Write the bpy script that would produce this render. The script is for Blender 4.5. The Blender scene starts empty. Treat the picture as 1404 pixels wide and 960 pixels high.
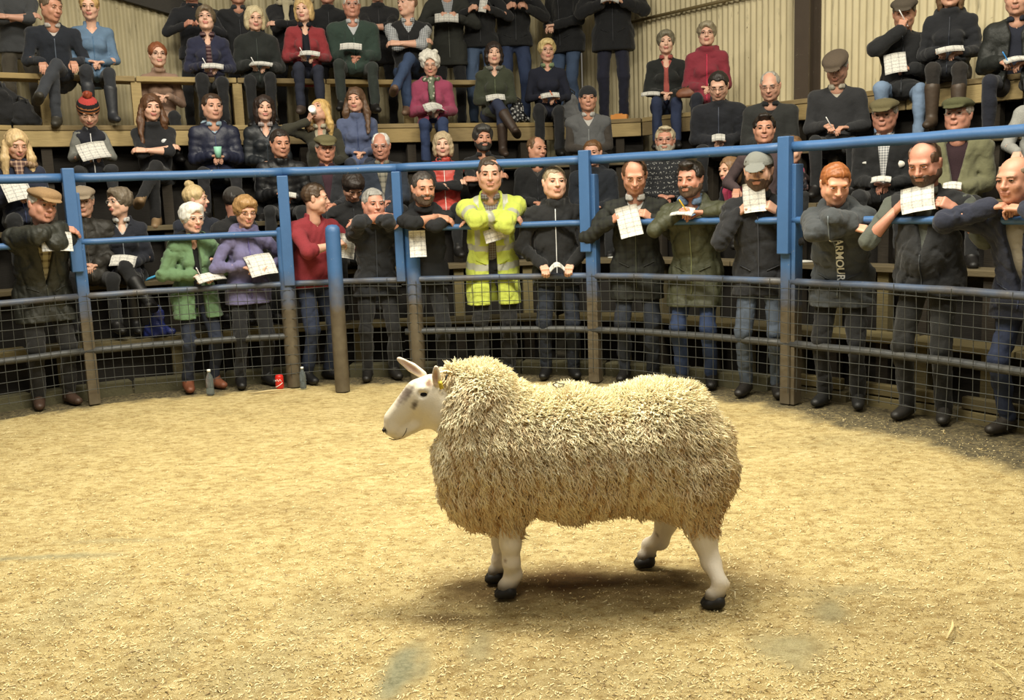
import bpy, math, random, zlib
import numpy as np
from mathutils import Matrix, Vector
random.seed(7); RNG = np.random.RandomState(7)
sc = bpy.context.scene
COL = sc.collection
# ------------------------------------------------------------------ camera
FPX, PITCH, ROLL, CAMH = 1348.4, .1569, -.0367, 1.489
_fw = np.array([0, math.cos(PITCH), -math.sin(PITCH)]); _rt = np.array([1., 0, 0]); _up = np.array([0, math.sin(PITCH), math.cos(PITCH)])
_c, _s = math.cos(ROLL), math.sin(ROLL)
RT = _c*_rt + _s*_up; UP = -_s*_rt + _c*_up; FW = _fw
cd = bpy.data.cameras.new('camera'); cam = bpy.data.objects.new('camera', cd); COL.objects.link(cam)
cd.sensor_width = 36; cd.lens = FPX/1404*36; cd.clip_start = .05; cd.clip_end = 100
cam.matrix_world = Matrix(((RT[0], UP[0], -FW[0], 0), (RT[1], UP[1], -FW[1], 0), (RT[2], UP[2], -FW[2], CAMH), (0, 0, 0, 1)))
sc.camera = cam
# ------------------------------------------------------------------ world, lamps, exposure
w = bpy.data.worlds.new('world'); sc.world = w; w.use_nodes = True
bg = w.node_tree.nodes['Background']; bg.inputs[0].default_value = (1.0, .93, .80, 1); bg.inputs[1].default_value = .19
sc.view_settings.view_transform = 'Standard'; sc.view_settings.look = 'None'
sc.view_settings.exposure = -.05; sc.view_settings.gamma = 1; sc.view_settings.use_curve_mapping = False

def lamp(name, loc, target, sx, sy, power, col):
    l = bpy.data.lights.new(name, 'AREA'); l.shape = 'RECTANGLE'; l.size = sx; l.size_y = sy; l.energy = power; l.color = col
    o = bpy.data.objects.new(name, l); COL.objects.link(o); o.location = loc
    o.rotation_euler = (Vector(target)-Vector(loc)).to_track_quat('-Z', 'Y').to_euler()
    return o
WARM = (1.0, .93, .76)
lamp('ring_and_fill_lamp', (.2, 4.5, 4.9), (.2, 4.2, 0), 1.3, .8, 290, WARM)
lamp('ring_and_fill_lamp', (-2.4, 5.2, 4.9), (-2.2, 5.4, 0), 1.2, .6, 230, WARM)
lamp('ring_and_fill_lamp', (2.4, 3.6, 4.9), (2.2, 4.2, 0), 1.2, .6, 130, WARM)
lamp('ring_and_fill_lamp', (.0, 1.2, 4.9), (.1, 3.2, 0), 1.4, .6, 75, WARM)  # unseen fill added on the camera side for the sheep's near flank
lamp('ring_and_fill_lamp', (-.6, 3.6, 5.2), (-1.0, 8.5, 1.8), 1.6, .6, 72, (1.0, .93, .80))  # unseen fill added to brighten the crowd
lamp('ring_and_fill_lamp', (2.0, 5.0, 5.6), (3.4, 10.3, 3.0), 1.2, .5, 150, WARM)  # unseen lamp added to brighten the right wall
lamp('left_wall_fill', (-2.8, 7.2, 5.6), (-3.6, 11.5, 3.4), 1.2, .5, 70, (1.0, .93, .80))  # unseen lamp added to lift the left wall and the heads before it
# ------------------------------------------------------------------ picking helpers
def ray(px, py): return FW + RT*(px-702)/FPX - UP*(py-480)/FPX
def atY(px, py, Y):
    d = ray(px, py); return np.array([0, 0, CAMH]) + d*(Y/d[1])
def atZ(px, py, z=0.):
    d = ray(px, py); return np.array([0, 0, CAMH]) + d*((z-CAMH)/d[2])
def srgb(h):
    h = h.lstrip('#'); r = [int(h[i:i+2], 16)/255 for i in (0, 2, 4)]
    return tuple(((c+.055)/1.055)**2.4 if c > .04045 else c/12.92 for c in r)
# ------------------------------------------------------------------ materials
MATS = {}
def mat(kind, h, h2=None, rough=None):
    key = (kind, h, h2, rough)
    if key in MATS: return MATS[key]
    m = bpy.data.materials.new(kind+'_'+h.lstrip('#')); m.use_nodes = True
    nt = m.node_tree; N = nt.nodes; Lk = nt.links; b = N['Principled BSDF']
    c = srgb(h); c2 = srgb(h2) if h2 else tuple(x*.72 for x in c)
    if kind in ('cloth', 'puffer', 'wax', 'knit', 'denim', 'check', 'plaid', 'tartan', 'stripe', 'vstripe', 'fairisle', 'print', 'tweed', 'leather'):
        def tone(q): l = (q[0]+q[1]+q[2])/3; return tuple((x*.84+l*.16)*.66 for x in q)
        c, c2 = tone(c), tone(c2)
    def nd(t, **k):
        n = N.new(t)
        for a, v in k.items():
            if a in n.inputs: n.inputs[a].default_value = v
            else: setattr(n, a, v)
        return n
    tc = N.new('ShaderNodeTexCoord'); obj = tc.outputs['Object']
    def noise(scale, detail=3, vec=None, rough_=.5):
        n = nd('ShaderNodeTexNoise'); n.inputs['Scale'].default_value = scale; n.inputs['Detail'].default_value = detail
        n.inputs['Roughness'].default_value = rough_
        Lk.new(vec or obj, n.inputs['Vector']); return n.outputs['Fac']
    def mapping(sx, sy, sz, rot=(0, 0, 0)):
        n = nd('ShaderNodeMapping'); n.inputs['Scale'].default_value = (sx, sy, sz); n.inputs['Rotation'].default_value = rot
        Lk.new(obj, n.inputs['Vector']); return n.outputs['Vector']
    def ramp(fac, stops, interp='LINEAR'):
        n = nd('ShaderNodeValToRGB'); n.color_ramp.interpolation = interp; e = n.color_ramp.elements
        while len(e) < len(stops): e.new(.5)
        for el, (p, cc) in zip(e, stops): el.position = p; el.color = (*cc, 1) if len(cc) == 3 else cc
        Lk.new(fac, n.inputs['Fac']); return n.outputs['Color']
    def mix(fac, a, b_, mode='MIX'):
        n = nd('ShaderNodeMix'); n.data_type = 'RGBA'; n.blend_type = mode
        for sock, v in ((n.inputs[0], fac), (n.inputs[6], a), (n.inputs[7], b_)):
            if isinstance(v, (int, float)): sock.default_value = v
            elif isinstance(v, tuple): sock.default_value = (*v, 1)
            else: Lk.new(v, sock)
        return n.outputs[2]
    def bump(hgt, strength=.3, dist=.01):
        n = nd('ShaderNodeBump'); n.inputs['Strength'].default_value = strength; n.inputs['Distance'].default_value = dist
        Lk.new(hgt, n.inputs['Height']); Lk.new(n.outputs['Normal'], b.inputs['Normal'])
    def math_(op, a, v=None):
        n = nd('ShaderNodeMath'); n.operation = op
        for i, x in enumerate((a, v)):
            if x is None: continue
            if isinstance(x, (int, float)): n.inputs[i].default_value = x
            else: Lk.new(x, n.inputs[i])
        return n.outputs[0]
    def bands(axis, freq, rot=(0, 0, 0)):
        n = nd('ShaderNodeTexWave'); n.bands_direction = axis; n.inputs['Scale'].default_value = freq
        Lk.new(obj, n.inputs['Vector']); return n.outputs['Fac']
    setc = lambda out: Lk.new(out, b.inputs['Base Color'])
    R = .85
    if kind in ('cloth', 'puffer', 'wax'):
        setc(mix(noise(9, 4), tuple(x*.82 for x in c), tuple(min(1, x*1.15) for x in c)))
        f = noise(28, 5, rough_=.6); bump(f, .55 if kind != 'puffer' else .35, .012)
        R = {'cloth': .9, 'puffer': .5, 'wax': .62}[kind]
        if kind == 'cloth': b.inputs['Sheen Weight'].default_value = .12
    elif kind == 'knit':
        setc(mix(noise(120, 2), tuple(x*.7 for x in c), tuple(min(1, x*1.2) for x in c))); bump(noise(150, 2), .5, .004); R = .95
    elif kind == 'denim':
        setc(mix(noise(7, 5), tuple(x*.6 for x in c), tuple(min(1, x*1.35) for x in c))); bump(noise(30, 5), .5, .01); R = .9
    elif kind == 'leather':
        setc(mix(noise(18, 4), tuple(x*.6 for x in c), tuple(min(1, x*1.2) for x in c))); bump(noise(45, 3), .4, .004); R = .55
    elif kind in ('check', 'plaid', 'tartan'):
        fr = {'check': 16, 'plaid': 6, 'tartan': 9}[kind]
        a = ramp(bands('X', fr), [(.72, (0, 0, 0)), (.78, (1, 1, 1))]); z = ramp(bands('Z', fr), [(.72, (0, 0, 0)), (.78, (1, 1, 1))])
        s_ = mix(1., a, z, 'ADD'); bw = nd('ShaderNodeMath'); bw.operation = 'MULTIPLY'; bw.inputs[1].default_value = .5
        Lk.new(s_, bw.inputs[0]); setc(mix(bw.outputs[0], c, c2)); bump(noise(90, 2), .3, .003)
    elif kind == 'stripe':
        setc(mix(ramp(bands('Z', 9), [(.5, (0, 0, 0)), (.55, (1, 1, 1))]), c, c2))
    elif kind == 'vstripe':
        setc(mix(ramp(bands('X', 13), [(.5, (0, 0, 0)), (.55, (1, 1, 1))]), c, c2))
    elif kind == 'fairisle':
        a = ramp(bands('Z', 7), [(.45, (0, 0, 0)), (.5, (1, 1, 1))]); v = nd('ShaderNodeTexVoronoi'); v.inputs['Scale'].default_value = 60
        Lk.new(obj, v.inputs['Vector']); d = ramp(v.outputs['Distance'], [(.3, (1, 1, 1)), (.4, (0, 0, 0))])
        setc(mix(mix(1., a, d, 'MULTIPLY'), c, c2)); bump(noise(150, 2), .5, .004)
    elif kind == 'print':
        v = nd('ShaderNodeTexVoronoi'); v.inputs['Scale'].default_value = 30; Lk.new(obj, v.inputs['Vector'])
        setc(mix(ramp(v.outputs['Distance'], [(.35, (0, 0, 0)), (.42, (1, 1, 1))]), c, c2)); R = .6
    elif kind == 'skin':
        setc(mix(noise(22, 3), tuple(x*y for x, y in zip(c, (.92, .80, .76))), tuple(min(1, x*1.06) for x in c))); bump(noise(90, 3), .15, .003)
        b.inputs['Subsurface Weight'].default_value = .08; b.inputs['Subsurface Radius'].default_value = (.02, .008, .004); R = .5
    elif kind == 'hair':
        f = noise(60, 4, mapping(1, 1, .22)); setc(mix(f, tuple(x*.45 for x in c), tuple(min(1, x*1.35) for x in c))); bump(f, .9, .008); R = .5
    elif kind == 'tweed':
        v = noise(220, 1); setc(mix(v, tuple(x*.6 for x in c), tuple(min(1, x*1.3) for x in c))); bump(v, .4, .003); R = .95
    elif kind == 'paint':
        base = mix(noise(6, 5), tuple(x*.8 for x in c), tuple(min(1, x*1.12) for x in c))
        chips = ramp(noise(26, 6, rough_=.7), [(.66, (0, 0, 0)), (.70, (1, 1, 1))])
        base = mix(chips, base, srgb('#9a9684'))
        sep = nd('ShaderNodeSeparateXYZ'); Lk.new(obj, sep.inputs[0])
        hz = math_('ADD', sep.outputs['Z'], math_('MULTIPLY', noise(5, 5), .55))
        wear = ramp(math_('DIVIDE', hz, 2.), [(.47, (1, 1, 1)), (.64, (0, 0, 0))])
        setc(mix(wear, base, mix(noise(14, 6), srgb('#3b3024'), srgb('#6a6250')))); bump(noise(40, 5), .25, .004); R = .48
    elif kind == 'galv':
        setc(mix(noise(12, 5), c, c2)); bump(noise(40, 5), .3, .004); R = .55; b.inputs['Metallic'].default_value = .35
    elif kind == 'wood':
        f = noise(5, 6, mapping(1, 9, 9), .65); setc(mix(f, tuple(x*.62 for x in c), tuple(min(1, x*1.2) for x in c)))
        bump(noise(12, 6, mapping(1, 12, 12)), .5, .006); R = .85
    elif kind == 'concrete':
        setc(mix(noise(5, 7, rough_=.65), c, c2)); bump(noise(30, 7), .6, .012); R = .95
    elif kind == 'iron':     # painted corrugated sheet
        f = noise(2.2, 6, mapping(1, 1, .35), .6)
        base = mix(ramp(f, [(.35, (0, 0, 0)), (.7, (1, 1, 1))]), c, c2)
        streak = ramp(noise(5, 5, mapping(3, 3, .5), .65), [(.60, (0, 0, 0)), (.72, (1, 1, 1))])
        base = mix(streak, base, tuple(x*.55 for x in c2))
        rust = ramp(noise(9, 6, mapping(1.4, 1.4, .8), .75), [(.665, (0, 0, 0)), (.69, (1, 1, 1))])
        setc(mix(rust, base, srgb('#4a3520'))); bump(noise(30, 4), .15, .004); R = .7
    elif kind == 'paper':
        ln = ramp(bands('Y', 9), [(.80, (0, 0, 0)), (.9, (1, 1, 1))]); l2 = ramp(bands('X', 5.5), [(.90, (0, 0, 0)), (.96, (1, 1, 1))]); tx = ramp(noise(95, 3), [(.50, (0, 0, 0)), (.60, (1, 1, 1))])
        setc(mix(mix(1., mix(1., mix(1., ln, l2, 'ADD'), tx, 'ADD'), (.30, .30, .30), 'MULTIPLY'), c, (.16, .16, .17))); R = .8
    elif kind == 'plastic':
        b.inputs['Base Color'].default_value = (*c, 1); b.inputs['Transmission Weight'].default_value = .85; b.inputs['IOR'].default_value = 1.2; R = .08
    elif kind == 'eye':
        b.inputs['Base Color'].default_value = (*c, 1); R = .15
    elif kind == 'fleece':
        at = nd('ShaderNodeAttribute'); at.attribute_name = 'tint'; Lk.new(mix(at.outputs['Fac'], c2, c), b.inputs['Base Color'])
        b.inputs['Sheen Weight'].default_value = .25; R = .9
        b.inputs['Subsurface Weight'].default_value = .0
    elif kind == 'vcol':
        at = nd('ShaderNodeAttribute'); at.attribute_name = 'Col'; Lk.new(at.outputs['Color'], b.inputs['Base Color']); bump(noise(160, 3), .35, .003); R = .8
    else:
        b.inputs['Base Color'].default_value = (*c, 1); R = .6
    b.inputs['Roughness'].default_value = rough if rough is not None else R
    MATS[key] = m; return m
# ------------------------------------------------------------------ mesh helpers
def mesh_obj(name, V, F, mats, parent=None, midx=None, smooth=True, loc=None, rotz=None):
    """V (n,3) array, F list of arrays (quads or tris)"""
    me = bpy.data.meshes.new(name); V = np.asarray(V, np.float32)
    Fs = [np.asarray(f, np.int32) for f in (F if isinstance(F, list) else [F]) if len(f)]
    me.vertices.add(len(V)); me.vertices.foreach_set('co', V.ravel())
    nl = sum(f.size for f in Fs); npoly = sum(len(f) for f in Fs)
    me.loops.add(nl); me.polygons.add(npoly)
    me.loops.foreach_set('vertex_index', np.concatenate([f.ravel() for f in Fs]))
    tot = np.concatenate([np.full(len(f), f.shape[1], np.int32) for f in Fs]); st = np.concatenate([[0], np.cumsum(tot)[:-1]]).astype(np.int32)
    me.polygons.foreach_set('loop_start', st)
    if midx is not None: me.polygons.foreach_set('material_index', np.asarray(midx, np.int32))
    me.polygons.foreach_set('use_smooth', np.full(npoly, smooth))
    for m in (mats if isinstance(mats, (list, tuple)) else [mats]): me.materials.append(m)
    me.update(calc_edges=True); me.validate()
    o = bpy.data.objects.new(name, me); COL.objects.link(o)
    if parent: o.parent = parent
    if loc is not None: o.location = loc
    if rotz is not None: o.rotation_euler = (0, 0, rotz)
    return o
class MB:
    def __init__(s): s.V = []; s.Q = []; s.T = []; s.n = 0; s.mq = []; s.mt = []
    def add(s, V, Q=None, T=None, m=0):
        V = np.asarray(V, float).reshape(-1, 3); s.V.append(V)
        if Q is not None and len(Q): s.Q.append(np.asarray(Q)+s.n); s.mq.append(np.full(len(Q), m))
        if T is not None and len(T): s.T.append(np.asarray(T)+s.n); s.mt.append(np.full(len(T), m))
        s.n += len(V)
    def box(s, a, b, m=0, M=None, bev=0):
        x0, y0, z0 = a; x1, y1, z1 = b
        V = np.array([(x, y, z) for z in (z0, z1) for y in (y0, y1) for x in (x0, x1)], float)
        if M is not None: V = V @ np.array(M)[:3, :3].T + np.array(M)[:3, 3]
        s.add(V, [(0, 2, 3, 1), (4, 5, 7, 6), (0, 1, 5, 4), (2, 6, 7, 3), (0, 4, 6, 2), (1, 3, 7, 5)], m=m)
    def tube(s, pts, r, n=10, m=0, caps=True, squash=None):
        pts = np.asarray(pts, float); k = len(pts); r = np.broadcast_to(r, (k,))
        rings = []; prev = None
        for i in range(k):
            t = pts[min(i+1, k-1)]-pts[max(i-1, 0)]; t = t/(np.linalg.norm(t)+1e-9)
            a = prev if prev is not None else (np.array([0, 0, 1.]) if abs(t[2]) < .9 else np.array([0, 1., 0]))
            a = a-t*(a@t); a /= np.linalg.norm(a)+1e-9; b_ = np.cross(t, a); prev = a
            th = np.arange(n)*2*math.pi/n
            rings.append(pts[i]+r[i]*(np.cos(th)[:, None]*a+np.sin(th)[:, None]*b_))
        V = np.concatenate(rings); i, j = np.meshgrid(np.arange(k-1), np.arange(n), indexing='ij'); j2 = (j+1) % n
        Q = np.stack([i*n+j, i*n+j2, (i+1)*n+j2, (i+1)*n+j], -1).reshape(-1, 4)
        if caps:
            V = np.concatenate([V, pts[:1], pts[-1:]]); q = np.arange(n)
            T = np.concatenate([np.stack([np.full(n, k*n), (q+1) % n, q], 1), np.stack([np.full(n, k*n+1), (k-1)*n+q, (k-1)*n+(q+1) % n], 1)])
            s.add(V, Q, T, m)
        else: s.add(V, Q, None, m)
    def lathe(s, prof, c=(0, 0, 0), n=16, m=0):
        prof = np.asarray(prof, float); th = np.arange(n)*2*math.pi/n; k = len(prof)
        V = np.stack([prof[:, :1]*np.cos(th), prof[:, :1]*np.sin(th), np.repeat(prof[:, 1:], n, 1)], -1).reshape(-1, 3)+np.array(c)
        i, j = np.meshgrid(np.arange(k-1), np.arange(n), indexing='ij'); j2 = (j+1) % n
        s.add(V, np.stack([i*n+j, i*n+j2, (i+1)*n+j2, (i+1)*n+j], -1).reshape(-1, 4), None, m)
    def build(s, name, mats, parent=None, smooth=True, **k):
        F = []; mi = []
        if s.Q: F.append(np.concatenate(s.Q)); mi.append(np.concatenate(s.mq))
        if s.T: F.append(np.concatenate(s.T)); mi.append(np.concatenate(s.mt))
        return mesh_obj(name, np.concatenate(s.V), F, mats, parent, np.concatenate(mi), smooth, **k)
def bevel(o, wd=.004, seg=2):
    md = o.modifiers.new('bevel', 'BEVEL'); md.width = wd; md.segments = seg; md.limit_method = 'ANGLE'; return o
def empty(name, label, cat, loc=(0, 0, 0), rotz=0, group=None):
    o = bpy.data.objects.new(name, None); COL.objects.link(o); o.location = loc; o.rotation_euler = (0, 0, rotz); o.empty_display_size = .1
    return tag(o, label, cat, group)
def tag(o, label, cat, group=None):
    o['label'] = label; o['category'] = cat
    if group: o['group'] = group
    return o
def struct(o): o['kind'] = 'structure'; return o
# ------------------------------------------------------------------ signed distance modelling (surface nets)
def nrm(v): v = np.asarray(v, float); return v/(np.linalg.norm(v)+1e-9)
class Grid:
    def __init__(s, lo, hi, h):
        s.h = h; s.lo = np.asarray(lo, float)-2*h; s.n = np.ceil((np.asarray(hi, float)+2*h-s.lo)/h).astype(int)+1
        s.ax = [(s.lo[i]+h*np.arange(s.n[i])).astype(np.float32) for i in range(3)]
        s.D = np.full(s.n, 1., np.float32); s.raw = np.full(s.n, 9., np.float32); s.L = np.zeros(s.n, np.int8); s.T = np.zeros(s.n, np.float32)
    def sub(s, lo, hi, pad):
        i0 = np.clip(np.floor((np.asarray(lo)-pad-s.lo)/s.h).astype(int), 0, s.n); i1 = np.clip(np.ceil((np.asarray(hi)+pad-s.lo)/s.h).astype(int)+1, 0, s.n)
        sl = tuple(slice(a, b) for a, b in zip(i0, i1))
        return sl, s.ax[0][sl[0]][:, None, None], s.ax[1][sl[1]][None, :, None], s.ax[2][sl[2]][None, None, :]
    def _u(s, sl, d, k, lab, t=None, carve=False):
        D = s.D[sl]
        if D.size == 0: return
        if carve:
            h = np.maximum(k-np.abs(-d-D), 0)/k; s.D[sl] = np.maximum(D, -d)+h*h*k*.25; return
        h = np.maximum(k-np.abs(D-d), 0)/k; s.D[sl] = np.minimum(D, d)-h*h*k*.25
        mk = d < s.raw[sl]; s.raw[sl] = np.where(mk, d, s.raw[sl]); s.L[sl] = np.where(mk, lab, s.L[sl])
        if t is not None: s.T[sl] = np.where(mk, t, s.T[sl])
    def cone(s, a, b, r1, r2, k=.02, lab=0, sq=None, t0=0., carve=False):
        a = np.asarray(a, float); b = np.asarray(b, float); rm = max(r1, r2)
        q = sq[1] if sq else 1.
        sl, X, Y, Z = s.sub(np.minimum(a, b)-rm*max(1, q), np.maximum(a, b)+rm*max(1, q), k+3*s.h)
        X = X-a[0]; Y = Y-a[1]; Z = Z-a[2]; ab = b-a
        if sq:
            n = nrm(sq[0]); dn = (X*n[0]+Y*n[1]+Z*n[2])*(1/q-1); X = X+dn*n[0]; Y = Y+dn*n[1]; Z = Z+dn*n[2]; ab = ab+n*(ab@n)*(1/q-1)
        L2 = ab@ab+1e-9; t = np.clip((X*ab[0]+Y*ab[1]+Z*ab[2])/L2, 0, 1)
        d = np.sqrt((X-t*ab[0])**2+(Y-t*ab[1])**2+(Z-t*ab[2])**2)-(r1+(r2-r1)*t)
        s._u(sl, (d*min(q, 1)).astype(np.float32), k, lab, (t0+t*math.sqrt(L2)).astype(np.float32), carve)
    def ell(s, c, r, k=.02, lab=0, R=None, carve=False):
        c = np.asarray(c, float); r = np.asarray(r, float); rm = r if R is None else np.full(3, r.max())
        sl, X, Y, Z = s.sub(c-rm, c+rm, k+3*s.h)
        X = X-c[0]; Y = Y-c[1]; Z = Z-c[2]
        if R is not None:
            R = np.asarray(R); X, Y, Z = (X*R[0, 0]+Y*R[1, 0]+Z*R[2, 0], X*R[0, 1]+Y*R[1, 1]+Z*R[2, 1], X*R[0, 2]+Y*R[1, 2]+Z*R[2, 2])
        k0 = np.sqrt((X/r[0])**2+(Y/r[1])**2+(Z/r[2])**2); k1 = np.sqrt((X/r[0]**2)**2+(Y/r[1]**2)**2+(Z/r[2]**2)**2)+1e-6
        s._u(sl, (k0*(k0-1)/k1).astype(np.float32), k, lab, None, carve)
    def plane_cut(s, n, d0):      # keep  p.n < d0
        X, Y, Z = s.ax[0][:, None, None], s.ax[1][None, :, None], s.ax[2][None, None, :]
        s.D = np.maximum(s.D, (X*n[0]+Y*n[1]+Z*n[2]-d0).astype(np.float32))
    def wav(s, amp, freq, seed):
        rs = np.random.RandomState(seed); X, Y, Z = s.ax[0][:, None, None], s.ax[1][None, :, None], s.ax[2][None, None, :]
        acc = 0
        for i in range(5):
            d = rs.normal(size=3); d /= np.linalg.norm(d); f = freq*(.7+.35*i)
            acc = acc+np.sin((X*d[0]+Y*d[1]+Z*d[2]*.8)*f+rs.rand()*6+(1.2*np.sin(X*f*.5+i) if i % 2 else 0))/(1+.4*i)
        s.D = s.D+(amp*acc).astype(np.float32)
    def crease(s, amp, freq, seed):      # sharp cloth creases pressed into the surface
        rs = np.random.RandomState(seed); X, Y, Z = s.ax[0][:, None, None], s.ax[1][None, :, None], s.ax[2][None, None, :]
        for i in range(3):
            d = rs.normal(size=3); d[2] *= .8; d /= np.linalg.norm(d); e = np.cross(d, rs.normal(size=3)); f = freq*(.8+.5*i)
            ph = (X*d[0]+Y*d[1]+Z*d[2])*f+1.5*np.sin((X*e[0]+Y*e[1]+Z*e[2])*f*.45+rs.rand()*6); m = .5+.5*np.sin((X*e[1]+Y*e[2]+Z*e[0])*f*.5+rs.rand()*6)
            s.D = s.D+(amp*m*(np.exp(-(np.sin(ph*.5)/.30)**2)-.35)).astype(np.float32)
    def net(s):
        D = s.D; n = s.n; ins = D < 0
        c = np.zeros(n-1, np.int8)
        for i in (0, 1):
            for j in (0, 1):
                for k in (0, 1): c += ins[i:n[0]-1+i, j:n[1]-1+j, k:n[2]-1+k]
        act = (c > 0) & (c < 8); idx = np.argwhere(act); vid = np.full(n-1, -1, np.int32); vid[act] = np.arange(len(idx))
        acc = np.zeros((len(idx), 3)); cnt = np.zeros(len(idx))
        cor = [(i, j, k) for i in (0, 1) for j in (0, 1) for k in (0, 1)]
        val = {cc: D[idx[:, 0]+cc[0], idx[:, 1]+cc[1], idx[:, 2]+cc[2]] for cc in cor}
        for ca in cor:
            for ax in range(3):
                if ca[ax] == 0:
                    cb = list(ca); cb[ax] = 1; cb = tuple(cb); va, vb = val[ca], val[cb]; m = (va < 0) != (vb < 0)
                    t = np.where(m, va/np.where(m, va-vb, 1), 0); p = np.array(ca, float)[None].repeat(len(idx), 0); p[:, ax] += t
                    acc += p*m[:, None]; cnt += m
        V = s.lo+s.h*(idx+acc/np.maximum(cnt, 1)[:, None])
        F = []
        for ax in range(3):
            u, v = [(1, 2), (2, 0), (0, 1)][ax]
            a = [slice(0, -1) if q == ax else slice(1, -1) for q in range(3)]; b_ = list(a); b_[ax] = slice(1, None)
            A = ins[tuple(a)]; B = ins[tuple(b_)]
            e = np.argwhere(A != B)
            if not len(e): continue
            flip = A[tuple(e.T)]; off = np.array([0 if q == ax else 1 for q in range(3)]); e = e+off
            def g(du, dv):
                q = e.copy(); q[:, u] -= du; q[:, v] -= dv; return vid[q[:, 0], q[:, 1], q[:, 2]]
            quad = np.stack([g(1, 1), g(0, 1), g(0, 0), g(1, 0)], 1); quad[~flip] = quad[~flip][:, ::-1]; F.append(quad)
        F = np.concatenate(F) if F else np.zeros((0, 4), int)
        lab = s.L[idx[:, 0], idx[:, 1], idx[:, 2]]
        s.vT = s.T[idx[:, 0], idx[:, 1], idx[:, 2]]
        return V, F, lab
    def front(s, x, z, n=1):      # surface point on the -Y side
        i = int(round((x-s.lo[0])/s.h)); k = int(round((z-s.lo[2])/s.h))
        if not (0 <= i < s.n[0] and 0 <= k < s.n[2]): return None
        col = s.D[i, :, k]; j = np.argmax(col < 0)
        if col[j] >= 0 or j == 0: return None
        t = col[j-1]/(col[j-1]-col[j]); return s.lo[1]+s.h*(j-1+t)
# ------------------------------------------------------------------ plan of the ring and the stand
FENCE = np.array([(-5.0, 4.6), (-4.45, 6.2), (-3.27, 7.47), (-1.77, 7.93), (-.86, 7.93), (.62, 7.65), (1.87, 6.61), (2.80, 5.35), (3.25, 3.9), (3.3, 2.6)])
def dense(P, n=10):
    out = []
    Q = np.vstack([2*P[0]-P[1], P, 2*P[-1]-P[-2]])
    for i in range(1, len(Q)-2):
        p0, p1, p2, p3 = Q[i-1:i+3]
        for t in np.arange(n)/n:
            out.append(.5*((2*p1)+(-p0+p2)*t+(2*p0-5*p1+4*p2-p3)*t*t+(-p0+3*p1-3*p2+p3)*t**3))
    out.append(P[-1]); return np.array(out)
FD = dense(FENCE)
def hit(poly, px, py=320.):
    d = ray(px, py)[:2]; best = None
    for a, b in zip(poly[:-1], poly[1:]):
        M = np.array([[d[0], a[0]-b[0]], [d[1], a[1]-b[1]]])
        if abs(np.linalg.det(M)) < 1e-9: continue
        t, u = np.linalg.solve(M, a)
        if -1e-6 <= u <= 1+1e-6 and t > 1: best = d*t
    return best
SX = [-200, 20, 290, 460, 600, 760, 880, 1000, 1120, 1240, 1400, 1600]
AY = [8.0, 8.9, 9.7, 10.15, 10.5, 11.0, 10.8, 9.83, 9.02, 8.33, 7.57, 6.75]
def _onray(px, Y): d = ray(px, 200)[:2]; return d*(Y/d[1])
AE = np.array([_onray(p, y) for p, y in zip(SX, AY)])
def lerp_level(f):
    out = []
    for px, a in zip(SX, AE):
        p = hit(FD, min(max(px, -60), 1460)); 
        if px < -60: p = p+np.array([-.9, -.6])
        if px > 1460: p = p+np.array([.3, -.7])
        out.append(p*(1-f)+a*f)
    return np.array(out)
LVF = [.27, .46, .64, .82, 1.0]; LVZ = [.42, .87, 1.33, 1.79, 2.25]
LV = [lerp_level(f) for f in LVF]
def ucoord(v): return np.array([v[1], -v[0]])
# ------------------------------------------------------------------ floor
def value_noise(x, y, f, seed):
    r = np.random.RandomState(seed); acc = 0
    for i in range(7):
        a = r.rand()*6.28; k = f*(.6+r.rand()*1.2); acc = acc+np.sin((x*math.cos(a)+y*math.sin(a))*k+r.rand()*6+np.sin((x*math.sin(a)-y*math.cos(a))*k*.6)*1.3)
    return acc/7
gx = np.arange(-5.6, 4.2, .024); gy = np.arange(2.0, 8.6, .024)
X, Y = np.meshgrid(gx, gy, indexing='ij'); nx, ny = X.shape
Z = .006*value_noise(X, Y, 9, 1)+.004*value_noise(X, Y, 28, 2)+.003*value_noise(X, Y, 70, 3)-.008+RNG.normal(size=X.shape)*.0012
fd = np.min(np.stack([np.hypot(X-p[0], Y-p[1]) for p in FD[::2]]), 0)
inside = np.zeros_like(X, bool); j = len(FD)-1
poly = np.vstack([FD, [(3.3, -3), (-5, -3)]])
for i in range(len(poly)):
    x1, y1 = poly[i]; x2, y2 = poly[i-1]
    inside ^= ((y1 > Y) != (y2 > Y)) & (X < (x2-x1)*(Y-y1)/(y2-y1+1e-12)+x1)
sd = np.where(inside, -fd, fd)
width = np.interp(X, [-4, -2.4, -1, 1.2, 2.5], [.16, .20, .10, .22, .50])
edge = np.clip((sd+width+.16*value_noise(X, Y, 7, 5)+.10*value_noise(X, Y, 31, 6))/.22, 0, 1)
bare = np.zeros_like(X)
for (px, py, rx, ry, st) in [(548, 918, .05, .17, .9), (577, 912, .028, .11, .6), (655, 885, .04, .13, .4), (1085, 890, .10, .13, .5), (1050, 880, .05, .08, .35), (1135, 835, .06, .10, .5), (1165, 808, .2, .05, .3),
                        (100, 830, .12, .25, .22), (250, 870, .1, .3, .18), (60, 762, .30, .03, .6), (160, 740, .25, .03, .35), (430, 850, .1, .2, .18), (350, 925, .15, .2, .2), (1230, 600, .6, .15, .12), (860, 935, .3, .2, .12), (700, 740, .3, .3, .1)]:
    c = atZ(px, py); a = .35
    u = (X-c[0])*math.cos(a)-(Y-c[1])*math.sin(a)*.3; v = (Y-c[1])
    bare = np.maximum(bare, st*np.clip(1.5-np.sqrt((u/rx)**2+(v/ry)**2)-.45*value_noise(X, Y, 40, int(px)), 0, 1))
damp = np.zeros_like(X)
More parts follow.
